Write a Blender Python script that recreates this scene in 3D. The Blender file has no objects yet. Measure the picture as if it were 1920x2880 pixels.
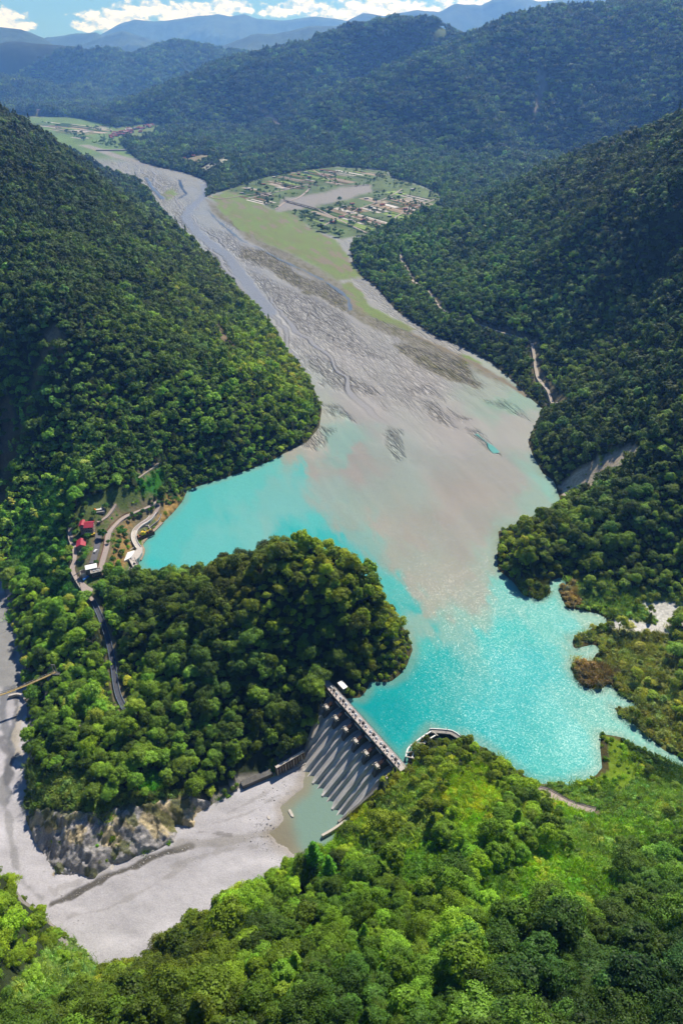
import bpy, bmesh, math, random
import numpy as np
from mathutils import Vector, Matrix

R = math.radians
rng = np.random.default_rng(7)
random.seed(7)
SC = bpy.context.scene
COL = SC.collection

# ------------------------------------------------------------------ camera
CAM_H, FOC, PITCH = 400.0, 1911.0, R(33.6)
cd = bpy.data.cameras.new('camera')
cam = bpy.data.objects.new('camera', cd)
COL.objects.link(cam)
cam.location = (0, 0, CAM_H)
cam.rotation_euler = (R(90) - PITCH, 0, 0)
cd.sensor_fit = 'VERTICAL'
cd.sensor_height = 24.0
cd.lens = 24.0 * FOC / 2880.0
cd.clip_start, cd.clip_end = 1.0, 200000.0
SC.camera = cam

# ------------------------------------------------------------------ sun, sky, exposure
SUN_AZ, SUN_EL = R(26), R(48)            # azimuth from +Y towards +X
sd = bpy.data.lights.new('sun', 'SUN')
sd.energy, sd.angle, sd.color = 5.0, R(0.53), (1.0, 0.955, 0.89)
sun = bpy.data.objects.new('sun', sd)
COL.objects.link(sun)
sv = Vector((math.sin(SUN_AZ) * math.cos(SUN_EL), math.cos(SUN_AZ) * math.cos(SUN_EL), math.sin(SUN_EL)))
sun.rotation_euler = (-sv).to_track_quat('-Z', 'Y').to_euler()
sun.location = sv * 3000

W = bpy.data.worlds.new('World')
SC.world = W
W.use_nodes = True
nt = W.node_tree
nt.nodes.clear()
def wn(t, **k):
    n = nt.nodes.new(t)
    for a, b in k.items():
        setattr(n, a, b)
    return n
sky = wn('ShaderNodeTexSky', sky_type='NISHITA', sun_disc=False, sun_elevation=SUN_EL, sun_rotation=SUN_AZ)
sky.altitude, sky.air_density, sky.dust_density, sky.ozone_density = 1100, 1.0, 0.6, 2.0
tc = wn('ShaderNodeTexCoord')
sep = wn('ShaderNodeSeparateXYZ')
nt.links.new(tc.outputs['Generated'], sep.inputs[0])
def wm(op, a, b=None, c=None, clamp=False):
    n = wn('ShaderNodeMath', operation=op, use_clamp=clamp)
    for i, v in enumerate((a, b, c)):
        if v is None: continue
        if isinstance(v, (int, float)): n.inputs[i].default_value = v
        else: nt.links.new(v, n.inputs[i])
    return n.outputs[0]
# cumulus bank low over the far range: (azimuth, elevation, half width, half height) in radians
az = wm('ARCTAN2', sep.outputs[0], sep.outputs[1])
el = wm('ARCSINE', sep.outputs[2])
CLOUDS = [(-0.41, 0.040, 0.055, 0.010), (-0.375, 0.033, 0.03, 0.006), (-0.262, 0.040, 0.05, 0.011), (-0.225, 0.049, 0.04, 0.010), (-0.18, 0.046, 0.055, 0.012), (-0.13, 0.052, 0.04, 0.008), (-0.285, 0.033, 0.03, 0.007),
          (-0.075, 0.048, 0.03, 0.006), (0.0, 0.044, 0.05, 0.010), (0.045, 0.05, 0.07, 0.014), (0.10, 0.046, 0.06, 0.013), (-0.045, 0.053, 0.035, 0.007), (0.16, 0.052, 0.06, 0.012), (0.02, 0.036, 0.03, 0.006),
          (0.23, 0.06, 0.07, 0.012), (0.33, 0.065, 0.08, 0.014), (0.45, 0.06, 0.08, 0.016), (-0.52, 0.05, 0.06, 0.014), (-0.32, 0.085, 0.09, 0.012), (0.05, 0.09, 0.12, 0.014), (0.6, 0.07, 0.1, 0.02), (-0.7, 0.07, 0.1, 0.02)]
def cnoise(scale, det, de=0.0):
    cc = wn('ShaderNodeCombineXYZ')
    nt.links.new(az, cc.inputs[0])
    nt.links.new(wm('MULTIPLY', wm('ADD', el, de), 1.7), cc.inputs[1])
    a = wn('ShaderNodeTexNoise')
    a.inputs['Scale'].default_value, a.inputs['Detail'].default_value, a.inputs['Roughness'].default_value = scale, det, 0.6
    nt.links.new(cc.outputs[0], a.inputs['Vector'])
    return a.outputs['Fac']
blob = None
for ca, ce, wa, we in CLOUDS:
    dx = wm('MULTIPLY', wm('SUBTRACT', az, ca), 1.0 / wa)
    dy = wm('MULTIPLY', wm('SUBTRACT', el, ce), 1.0 / we)
    q = wm('SUBTRACT', 1.0, wm('ADD', wm('MULTIPLY', dx, dx), wm('MULTIPLY', dy, dy)))
    blob = q if blob is None else wm('MAXIMUM', blob, q)
blob = wm('MAXIMUM', blob, -1.2)
n1 = cnoise(62.0, 7)
dens = wm('ADD', blob, wm('MULTIPLY', wm('SUBTRACT', n1, 0.5), 4.2))
cm = wn('ShaderNodeMapRange', interpolation_type='SMOOTHSTEP')
nt.links.new(dens, cm.inputs[0])
cm.inputs[1].default_value, cm.inputs[2].default_value = -0.05, 0.75
mask = cm.outputs[0]
n2 = cnoise(62.0, 7, 0.004)
lit = wn('ShaderNodeMapRange')
nt.links.new(wm('SUBTRACT', n1, n2), lit.inputs[0])
lit.inputs[1].default_value, lit.inputs[2].default_value = -0.12, 0.08
ccol = wn('ShaderNodeMix', data_type='RGBA')
nt.links.new(lit.outputs[0], ccol.inputs[0])
ccol.inputs[6].default_value = (9.5, 10.6, 12.0, 1)
ccol.inputs[7].default_value = (17, 17, 17, 1)
blue = wn('ShaderNodeMix', data_type='RGBA', blend_type='MULTIPLY')
blue.inputs[0].default_value = 1.0
nt.links.new(sky.outputs[0], blue.inputs[6])
blue.inputs[7].default_value = (0.33, 0.66, 1.05, 1)
mx = wn('ShaderNodeMix', data_type='RGBA')
nt.links.new(mask, mx.inputs[0])
nt.links.new(blue.outputs[2], mx.inputs[6])
nt.links.new(ccol.outputs[2], mx.inputs[7])
bg = wn('ShaderNodeBackground')
bg.inputs[1].default_value = 0.065
nt.links.new(mx.outputs[2], bg.inputs[0])
wo = wn('ShaderNodeOutputWorld')
nt.links.new(bg.outputs[0], wo.inputs[0])

SC.view_settings.view_transform = 'Standard'
SC.view_settings.look = 'None'
SC.view_settings.gamma = 1
SC.view_settings.use_curve_mapping = False
SC.view_settings.exposure = 0.4
SC.render.engine = 'CYCLES'
cy = SC.cycles
cy.max_bounces, cy.diffuse_bounces, cy.glossy_bounces = 5, 3, 2
cy.transmission_bounces, cy.volume_bounces, cy.transparent_max_bounces = 2, 1, 4
cy.use_adaptive_sampling = True
cy.adaptive_threshold = 0.02
cy.use_denoising = True
cy.caustics_reflective = cy.caustics_refractive = False

# ------------------------------------------------------------------ survey helpers
CP, SP = math.cos(PITCH), math.sin(PITCH)
def ray(px, py):
    x, y = (px - 960.0) / FOC, (1440.0 - py) / FOC
    return np.array((x, CP + y * SP, -SP + y * CP))
def at_t(px, py, t):
    return ray(px, py) * t + np.array((0, 0, CAM_H))
def at_z(px, py, z):
    d = ray(px, py)
    return at_t(px, py, (z - CAM_H) / d[2])
def zf(y):                                  # valley floor: level lake, river rising upstream
    return 0.010 * np.maximum(0.0, np.asarray(y, float) - 1000.0)
def on_floor(px, py):
    z = 0.0
    for _ in range(12):
        p = at_z(px, py, z)
        z = 0.5 * z + 0.5 * float(zf(p[1]))
    return at_z(px, py, z)
def proj(X, Y, Z):
    dz = Z - CAM_H
    dep = np.maximum(Y * CP - dz * SP, 1e-3)
    up = Y * SP + dz * CP
    return 960 + FOC * X / dep, 1440 - FOC * up / dep, dep

# ------------------------------------------------------------------ noise
def _hash(ix, iy, s):
    h = (ix.astype(np.int64) * 374761393 + iy.astype(np.int64) * 668265263 + s * 974634777) & 0xffffffff
    h = ((h ^ (h >> 13)) * 1274126177) & 0xffffffff
    return ((h ^ (h >> 16)) & 0xffff) / 65535.0
def vnoise(x, y, s=0):
    ix, iy = np.floor(x), np.floor(y)
    fx, fy = x - ix, y - iy
    ux, uy = fx * fx * fx * (fx * (fx * 6 - 15) + 10), fy * fy * fy * (fy * (fy * 6 - 15) + 10)
    a, b = _hash(ix, iy, s), _hash(ix + 1, iy, s)
    c, d = _hash(ix, iy + 1, s), _hash(ix + 1, iy + 1, s)
    return (a + (b - a) * ux) * (1 - uy) + (c + (d - c) * ux) * uy
def fbm(x, y, s=0, o=4, g=0.5):
    r, a, t = 0, 1.0, 0
    for k in range(o):
        r = r + a * (vnoise(x * 2 ** k + 17.3 * k, y * 2 ** k - 9.1 * k, s + k) * 2 - 1)
        t += a
        a *= g
    return r / t
def ridged(x, y, s=0, o=3):
    r, a, t = 0, 1.0, 0
    for k in range(o):
        r = r + a * (1 - np.abs(vnoise(x * 2 ** k, y * 2 ** k, s + k) * 2 - 1) * 2)
        t += a
        a *= 0.5
    return r / t
def sstep(a, b, x):
    t = np.clip((x - a) / (b - a), 0, 1)
    return t * t * (3 - 2 * t)
def inside(P, poly):
    x, y = P[:, 0], P[:, 1]
    ins = np.zeros(len(P), bool)
    n = len(poly)
    for i in range(n):
        x0, y0 = poly[i]
        x1, y1 = poly[(i + 1) % n]
        if y0 == y1: continue
        c = ((y0 > y) != (y1 > y))
        ins ^= c & (x < (x1 - x0) * (y - y0) / (y1 - y0) + x0)
    return ins
def dist_line(P, L, closed=False):
    d2 = np.full(len(P), 1e18)
    n = len(L)
    for i in range(n if closed else n - 1):
        a, b = np.asarray(L[i][:2], float), np.asarray(L[(i + 1) % n][:2], float)
        ab = b - a
        q = ab @ ab
        if q < 1e-9: continue
        t = np.clip(((P[:, 0] - a[0]) * ab[0] + (P[:, 1] - a[1]) * ab[1]) / q, 0, 1)
        dx, dy = P[:, 0] - a[0] - t * ab[0], P[:, 1] - a[1] - t * ab[1]
        np.minimum(d2, dx * dx + dy * dy, out=d2)
    return np.sqrt(d2)
def sdf(P, poly):
    d = dist_line(P, poly, True)
    return np.where(inside(P, poly), -d, d)

# ------------------------------------------------------------------ the survey: shore lines (image survey points put on the ground)
shore_right = [(1022,784),(1052,802),(1113,873),(1156,903),(1223,946),(1327,989),(1389,1026),(1438,1069),(1480,1111),(1526,1151),
 (1505,1191),(1484,1243),(1499,1285),(1526,1332),(1557,1353),(1575,1409),(1542,1442),(1474,1470),(1400,1494),(1404,1531),(1396,1562),
 (1398,1601),(1444,1638),(1468,1672),(1517,1689),(1548,1666),(1542,1635),(1578,1623),(1597,1641),(1566,1654),(1591,1709),(1640,1718),
 (1689,1727),(1713,1748),(1664,1768),(1609,1794),(1612,1825),(1664,1813),(1719,1825),(1676,1836),(1664,1861),(1618,1856),(1603,1877),
 (1624,1917),(1646,1935),(1689,1938),(1713,1920),(1738,1951),(1787,1981),(1793,2000),(1725,1990),(1738,2012),(1781,2036),(1830,2079),
 (1866,2110),(1920,2134),(2000,2175),(2000,2195),(1920,2156),(1854,2131),(1787,2098),(1744,2073),(1689,2064),(1686,2098),(1692,2159),
 (1673,2183),(1634,2199),(1597,2211),(1542,2205),(1505,2205)]
shore_left = [(423,1611),(398,1605),(389,1580),(401,1549),(398,1525),(423,1507),(453,1476),(490,1439),(514,1409),(527,1378),(576,1362),
 (643,1341),(704,1320),(771,1292),(796,1277),(863,1243),(897,1203),(905,1148),(880,1087),(855,1044),(806,983),(782,940),(727,870),
 (681,824),(653,790),(557,703),(499,645),(453,590),(423,545),(392,512)]
field_edge = [(576,556),(600,546),(660,528),(740,500),(870,478),(950,468),(1090,480),(1100,500),(1180,520),(1232,545),(1240,575),(1200,598),
 (1150,622),(1090,645),(1040,662),(1005,680),(985,700),(992,740)]
def fl(L): return [tuple(on_floor(*p)[:2]) for p in L]
up_right = [(585,525),(575,506),(520,486),(465,474),(398,458)]
RES = ([(45, 291), (47, 300), (64, 321), (84, 314), (100, 304), (115, 290)] + fl(shore_right[::-1]) + fl(field_edge[::-1]) + fl(up_right)
       + [(-1096, 3875), (-1230, 4300), (-1480, 5100), (-1950, 5800), (-2600, 6200), (-3100, 6000), (-2700, 5500), (-2000, 4700), (-1350, 3800), (-1020, 3150)]
       + fl(shore_left[::-1]) + [(-140, 497), (-100, 492), (-50, 482), (0, 470), (35, 448), (55, 420), (58, 400)]
       + [tuple(at_z(*p, 0)[:2]) for p in ((1144,1871),(1124,1897),(1100,1916),(1086,1918),(1042,1916),(1028,1945),(1012,1962))] + [(-0.5, 347.9), (41.5, 288.0)])
GZ = -31.0
gorge_px = [(861,2120),(800,2165),(759,2189),(686,2222),(661,2240),(612,2268),(582,2283),(551,2289),(542,2326),(499,2326),(493,2369),(429,2405),
 (380,2414),(306,2448),(263,2473),(220,2460),(162,2457),(125,2420),(98,2360),(80,2320),(66,2250),(75,2150),(72,2050),(70,2000),(66,1950),(62,1890),
 (50,1850),(32,1780),(22,1720),(6,1660),(-10,1630)]
GORGE = ([tuple(at_z(*p, GZ)[:2]) for p in gorge_px] + [(-410, 575), (-510, 460), (-460, 320), (-350, 257), (-255, 258), *[tuple(at_z(*p, -31.0)[:2]) for p in ((-12, 2445), (60, 2515), (140, 2580), (215, 2640), (262, 2700))],
         (-133, 176), (-101, 194), (-66, 215), (-34, 233), (-12, 248), (3, 266), (6, 276), (-12, 305)])

# ------------------------------------------------------------------ the survey: hill points  (px, py, ground height)
C = []
for p in shore_right: C.append((*on_floor(*p)[:2], float(zf(on_floor(*p)[1]))))
for p in shore_left: C.append((*on_floor(*p)[:2], float(zf(on_floor(*p)[1]))))
for p in field_edge + up_right: C.append((*on_floor(*p)[:2], float(zf(on_floor(*p)[1]))))
for p in gorge_px[::2]: C.append((*at_z(*p, GZ)[:2], GZ))
for p in GORGE[len(gorge_px):]: C.append((*p, GZ))
for px, py, z in [
    # left hill
    (0,318,305),(80,356,268),(159,388,228),(257,436,158),(343,486,88),(0,500,250),(0,700,190),(0,1000,110),(0,1250,40),(0,1450,-10),(300,800,140),(500,900,85),
    (700,1000,45),(800,1120,35),(300,1100,80),(150,1250,45),(500,1200,50),(650,1200,40),(300,600,180),(200,480,230),(400,620,110),(150,900,150),(150,700,185),
    (600,760,45),(500,700,70),(180,1100,90),(60,1560,-18),(100,1500,-3),(200,1400,35),(340,1360,35),(430,1350,25),
    # power house terrace and intake
    (250,1480,18),(230,1560,14),(270,1660,9),(310,1480,16),(340,1440,15),(440,1420,9),(360,1540,9),(400,1520,5),(330,1610,10),(215,1500,15),
    # knoll
    (440,1660,5),(490,1664,16),(560,1674,27),(640,1672,38),(700,1664,47),(780,1656,55),(880,1650,58),(950,1668,53),(1000,1700,42),(1060,1748,30),(1108,1784,22),
    (1130,1830,12),(700,1900,8),(400,1850,-8),(280,1750,4),(340,1960,-14),(120,1850,-24),(100,2150,-22),(300,2100,-7),(300,2245,-10),(440,2215,-11),(150,2262,-14),
    (560,2150,-20),(830,2010,-17),(600,1780,24),(880,1800,22),(960,1860,10),(500,1760,18),
    # left-bottom hill
    (0,2460,22),(90,2560,4),(180,2640,-14),(270,2715,-18),(150,2820,55),(300,2800,38),(0,2880,95),(300,2880,100),
    # near hill
    (520,2680,18),(640,2560,8),(800,2455,-6),(900,2385,-30),(987,2300,-40),(1021,2262,-30),(1114,2160,4),(1240,2110,10),(1400,2185,17),(1500,2232,12),(1600,2265,9),
    (1250,2260,42),(1000,2450,46),(700,2650,75),(500,2800,95),(960,2880,150),(1300,2600,100),(1600,2500,75),(1700,2350,38),(1920,2400,65),(1920,2250,32),(1920,2880,160),
    (1500,2880,155),(1150,2330,28),(850,2560,50),(1100,2230,10),(1450,2330,48),
    # right shore and delta
    (1500,1540,30),(1474,1500,20),(1700,1420,38),(1700,1650,8),(1920,1400,62),(1920,1580,22),(1920,1200,100),(1920,1000,135),(1920,700,205),(1920,450,290),
    (1600,1290,25),(1650,1350,22),(1750,1700,3),(1920,1720,6),(1750,1850,3.5),(1920,1900,7),(1850,2000,4),(1760,2130,2.5),(1900,2190,8),(1800,2200,6),(1820,1640,8),
    # right hill
    (1920,342,306),(1817,380,270),(1744,396,255),(1634,408,226),(1511,456,166),(1327,552,86),(1236,592,52),(1162,626,24),(1500,700,110),(1700,700,165),(1700,550,215),
    (1500,550,140),(1300,700,50),(1300,850,35),(1500,950,38),(1700,900,100),(1700,1150,60),(1100,720,22),(1600,1100,40),
    # big mountain
    (1300,300,230),(1000,300,215),(700,300,170),(700,400,90),(1850,300,240),(1600,350,160),(1400,400,110),(1200,420,70),(500,400,60),(450,340,80),(620,470,45),(850,420,85)]:
    C.append(tuple(at_z(px, py, z if z > -8 else -8 + (z + 8) * 0.605)))
CREST = []
for px, py, t in [(960,104,4500),(857,116,4600),(1052,76,4500),(1144,55,4500),(1193,66,4450),(1278,89,4400),(1401,66,4000),(1468,42,3850),(1548,14,3700),(1634,20,3700),
    (1780,4,3700),(1920,-40,3700),(722,147,4700),(643,168,4750),(551,202,4800),(465,239,4900),(367,276,5000),(257,324,5200),(1100,200,4000),(1600,200,3200),(1850,180,2900),
    # far left mountain
    (0,116,7500),(43,109,7500),(98,125,7500),(129,110,7600),(257,116,7600),(306,132,7500),(367,147,7400),(429,138,7400),(490,113,7400),(539,119,7400),(612,135,7300),(673,147,7300),
    (0,220,6500),(300,200,7000),(150,240,6400),(0,330,4927),(150,300,5350),(-200,120,7500),(-200,250,6000)]:
    C.append(tuple(at_t(px, py + 8, t)))
    if t > 3600 and py < 330 and px > -100: CREST.append(tuple(at_t(px, py, t)[:2]))
    if t > 3600 and py < 330: C.append(tuple(at_t(px, py + 85, t * 1.13)))      # the far side falls away
C += [(0, 30, 215), (150, 20, 220), (-120, 30, 190), (260, 120, 130), (300, 220, 60), (330, 330, 25), (-220, 120, 110), (-330, 170, 60), (0, -80, 260),
      (-10, 352, 3), (-30, 330, -16), (44, 285, 4), (22, 268, -12), (2.4, 309.6, -22), (13, 318, -16), (-8, 302, -29), (17, 296, -18), (1, 330, -14), (-1500, 2500, 150), (-1150, 3300, 60), (-900, 1300, 280), (-700, 800, 150), (-560, 640, 10),
      (700, 800, 260), (900, 1500, 330), (1200, 2300, 240), (800, 2700, 120), (420, 600, 110), (450, 430, 40), (420, 300, 30), (500, 200, 80),
      (0, 7800, 250), (1000, 7400, 300), (-3000, 10500, 250), (-1000, 10500, 200), (2400, 5000, 700), (2600, 3000, 500), (2000, 8000, 500), (-5000, 8000, 500), (-4500, 10500, 300)] + [(12500 * math.sin(R(a_)), 12500 * math.cos(R(a_)), 150) for a_ in range(-60, 61, 10)] + [(15000 * math.sin(R(a_)), 15000 * math.cos(R(a_)), 100) for a_ in range(-60, 61, 15)]
C = np.array(C)
_k = np.unique(np.round(C[:, :2] / 3.0), axis=0, return_index=True)[1]
C = C[np.sort(_k)]
def lp(x, y):
    r = np.sqrt(x * x + (y + 60.0) ** 2) + 30
    return np.stack((np.arctan2(x, y + 60.0) * 1.0, np.log(r)), -1)
_U = lp(C[:, 0], C[:, 1])
def _phi(d2):
    return 0.5 * d2 * np.log(d2 + 1e-12)
_n = len(C)
_D = ((_U[:, None] - _U[None]) ** 2).sum(-1)
_A = np.zeros((_n + 3, _n + 3))
_A[:_n, :_n] = _phi(_D) + np.eye(_n) * 2e-4
_A[:_n, _n] = 1
_A[:_n, _n + 1:] = _U
_A[_n:, :_n] = _A[:_n, _n:].T
_w = np.linalg.solve(_A, np.concatenate((C[:, 2], np.zeros(3))))
def tps(x, y):
    U = lp(x, y)
    out = _w[_n] + U @ _w[_n + 1:]
    for i in range(_n):
        d2 = (U[:, 0] - _U[i, 0]) ** 2 + (U[:, 1] - _U[i, 1]) ** 2
        out += _w[i] * _phi(d2)
    return out
CLIFF = [(60,2300),(130,2275),(280,2292),(330,2262),(430,2262),(540,2236),(600,2250),(556,2290),(545,2330),(499,2330),(496,2370),(380,2416),(306,2450),(263,2478),(162,2460),(95,2365)]
def height(x, y, detail=True):
    x, y = np.asarray(x, float), np.asarray(y, float)
    P = np.stack((x, y), -1)
    h = tps(x, y)
    dr, dg = sdf(P, RES), sdf(P, GORGE)
    base = zf(y)
    k = np.clip((h - base) / 60.0, 0, 1) * sstep(0, 60, np.minimum(dr, dg + 20))
    if detail:
        far = sstep(1500, 3200, np.hypot(x, y))
        mid = sstep(620, 950, np.hypot(x, y))
        cw_ = np.full(len(P), 1e9)
        for c_ in CREST: np.minimum(cw_, (x - c_[0]) ** 2 + (y - c_[1]) ** 2, out=cw_)
        calm = 0.12 + 0.88 * sstep(150, 900, np.sqrt(cw_))
        h = h + k * ((1 - far) * (5.0 * fbm(x / 70, y / 70, 3, 3) + 9 * (ridged(x / 190, y / 190, 5, 2) - 0.2) + mid * 18 * (ridged((x + y) / 330, (y - x) / 520, 7, 2) - 0.45))
                     + far * calm * (150 * (ridged((x + 0.25 * y) / 800 + 3.3, (y - 0.2 * x) / 2000 + 0.3 * np.sin(x / 700), 11, 3) - 0.78) + 18 * fbm(x / 230, y / 230, 21, 3)))
    bank = base + np.minimum(dr * 0.6, 1.5 + 0.03 * np.minimum(dr, 200))
    nearres = dr < dg
    ho = np.where(nearres, np.maximum(h, bank), np.maximum(h, GZ + np.minimum(dg * 0.8, 2 + 0.05 * dg)))
    ho = np.where(nearres, bank + (ho - bank) * sstep(0, 22, dr), ho)
    wg = sstep(0, 9, dg)
    ho = np.where(nearres, ho, (GZ + dg * 0.5) * (1 - wg) + ho * wg)
    ho = np.where(dr < 0, base - np.minimum(-dr * 0.5, 3.0), ho)
    ho = np.where(dg < 0, GZ - np.minimum(-dg * 0.4, 2.0), ho)
    q = P - np.array((-7.0, 358.0))                    # excavated under the dam
    u, s = q @ np.array((0.573, -0.819)), q @ np.array((-0.819, -0.573))
    f = np.clip((s - 3) / 40, 0, 1)
    m = (u > 25.3 * f - 1.5) & (u < 87 - 10.5 * f) & (s > 0.3) & (s < 46)
    ho = np.where(m, np.minimum(ho, np.interp(s, [0, 8, 14, 42, 46], [-8, -9, -11, -33, -34])), ho)
    return ho
def hit(px, py, t0=150, t1=9000):
    """point of the ground met by one survey ray"""
    d = ray(px, py)
    ts = t0 * (t1 / t0) ** np.linspace(0, 1, 500)
    P = d[None] * ts[:, None] + np.array((0, 0, CAM_H))
    g = height(P[:, 0], P[:, 1])
    b = np.nonzero(P[:, 2] <= g)[0]
    i = b[0] if len(b) else len(ts) - 1
    if i == 0: return P[0]
    a0, a1 = P[i - 1, 2] - g[i - 1], P[i, 2] - g[i]
    f = a0 / (a0 - a1 + 1e-9)
    return P[i - 1] * (1 - f) + P[i] * f

# ------------------------------------------------------------------ materials
def lin(c):
    c = np.asarray(c, float) / 255.0
    return np.where(c <= 0.04045, c / 12.92, ((c + 0.055) / 1.055) ** 2.4)
def alb(*c):                                 # albedo of a level sunlit surface that photographs as this colour
    return np.clip(lin(c) / 1.62, 0, 0.85)
MATS = {}
def new_mat(name):
    m = bpy.data.materials.new(name)
    m.use_nodes = True
    t = m.node_tree
    b = t.nodes['Principled BSDF']
    b.inputs['Specular IOR Level'].default_value = 0.3
    def N(ty, **k):
        n = t.nodes.new(ty)
        for a, v in k.items(): setattr(n, a, v)
        return n
    def L(a, bb): t.links.new(a, bb)
    return m, t, b, N, L
def plain(name, col, rough=0.8, vary=0.18, scale=0.6, metal=0.0, streak=False, bump=0.0):
    """one painted, concrete, metal ... surface with some wear"""
    if name in MATS: return MATS[name]
    m, t, b, N, L = new_mat(name)
    co = N('ShaderNodeTexCoord')
    mp = N('ShaderNodeMapping')
    mp.inputs['Scale'].default_value = (1, 1, 0.15 if streak else 1)
    L(co.outputs['Object'], mp.inputs[0])
    nz = N('ShaderNodeTexNoise')
    nz.inputs['Scale'].default_value, nz.inputs['Detail'].default_value, nz.inputs['Roughness'].default_value = scale, 7, 0.65
    L(mp.outputs[0], nz.inputs['Vector'])
    mr = N('ShaderNodeMapRange')
    L(nz.outputs['Fac'], mr.inputs[0])
    mr.inputs[1].default_value, mr.inputs[2].default_value = 0.3, 0.7
    mr.inputs[3].default_value, mr.inputs[4].default_value = 1 - vary, 1 + vary
    mu = N('ShaderNodeVectorMath', operation='SCALE')
    mu.inputs[0].default_value = tuple(col)
    L(mr.outputs[0], mu.inputs['Scale'])
    L(mu.outputs[0], b.inputs['Base Color'])
    b.inputs['Roughness'].default_value = rough
    b.inputs['Metallic'].default_value = metal
    if bump:
        bp = N('ShaderNodeBump')
        bp.inputs['Strength'].default_value, bp.inputs['Distance'].default_value = 0.6, bump
        L(nz.outputs['Fac'], bp.inputs['Height'])
        L(bp.outputs[0], b.inputs['Normal'])
    MATS[name] = m
    return m
def vcol_mat(name, scales=((0.02, 0.25), (0.35, 0.3)), rough=0.95, bump=0.6, bscale=0.4):
    m, t, b, N, L = new_mat(name)
    at = N('ShaderNodeAttribute', attribute_name='Col')
    co = N('ShaderNodeTexCoord')
    cur = at.outputs['Color']
    for s, v in scales:
        nz = N('ShaderNodeTexNoise')
        nz.inputs['Scale'].default_value, nz.inputs['Detail'].default_value, nz.inputs['Roughness'].default_value = s, 6, 0.65
        L(co.outputs['Object'], nz.inputs['Vector'])
        mr = N('ShaderNodeMapRange')
        L(nz.outputs['Fac'], mr.inputs[0])
        mr.inputs[1].default_value, mr.inputs[2].default_value = 0.3, 0.7
        mr.inputs[3].default_value, mr.inputs[4].default_value = 1 - v, 1 + v
        mu = N('ShaderNodeVectorMath', operation='SCALE')
        L(cur, mu.inputs[0])
        L(mr.outputs[0], mu.inputs['Scale'])
        cur = mu.outputs[0]
    L(cur, b.inputs['Base Color'])
    b.inputs['Roughness'].default_value = rough
    b.inputs['Specular IOR Level'].default_value = 0.1
    nz = N('ShaderNodeTexNoise')
    nz.inputs['Scale'].default_value, nz.inputs['Detail'].default_value = bscale, 6
    L(co.outputs['Object'], nz.inputs['Vector'])
    bp = N('ShaderNodeBump')
    bp.inputs['Strength'].default_value, bp.inputs['Distance'].default_value = 0.8, bump
    L(nz.outputs['Fac'], bp.inputs['Height'])
    L(bp.outputs[0], b.inputs['Normal'])
    return m

def mesh_np(name, V, F, mat=None, smooth=False, attrs=None):
    """one mesh object from numpy arrays; F is (n,3) or (n,4)"""
    me = bpy.data.meshes.new(name)
    V = np.asarray(V, np.float32)
    F = np.asarray(F, np.int32)
    k = F.shape[1]
    me.vertices.add(len(V))
    me.vertices.foreach_set('co', V.ravel())
    me.loops.add(F.size)
    me.loops.foreach_set('vertex_index', F.ravel())
    me.polygons.add(len(F))
    me.polygons.foreach_set('loop_start', np.arange(0, F.size, k, dtype=np.int32))
    if smooth: me.polygons.foreach_set('use_smooth', np.ones(len(F), bool))
    me.update(calc_edges=True)
    for an, (ty, dom, data) in (attrs or {}).items():
        a = me.attributes.new(an, ty, dom)
        data = np.asarray(data, np.float32)
        if ty == 'FLOAT_COLOR':
            if data.shape[1] == 3: data = np.concatenate((data, np.ones((len(data), 1), np.float32)), 1)
            a.data.foreach_set('color', data.ravel())
        elif ty == 'FLOAT_VECTOR': a.data.foreach_set('vector', data.ravel())
        else: a.data.foreach_set('value', data.ravel())
    o = bpy.data.objects.new(name, me)
    COL.objects.link(o)
    if mat: me.materials.append(mat)
    return o
def grid_faces(nr, nc):
    i = np.arange(nr * nc).reshape(nr, nc)
    return np.stack((i[:-1, :-1], i[:-1, 1:], i[1:, 1:], i[1:, :-1]), -1).reshape(-1, 4)
def compact(V, F):
    u, inv = np.unique(F, return_inverse=True)
    return u, inv.reshape(F.shape)
def idw(px, py, pts, soft=30.0, pw=1.5):
    out, ws = np.zeros((len(px), len(pts[0][2]))), np.zeros(len(px))
    for x, y, c in pts:
        w = 1.0 / ((px - x) ** 2 + (py - y) ** 2 + soft * soft) ** pw
        out += w[:, None] * np.asarray(c)[None]
        ws += w
    return out / ws[:, None]

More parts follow.
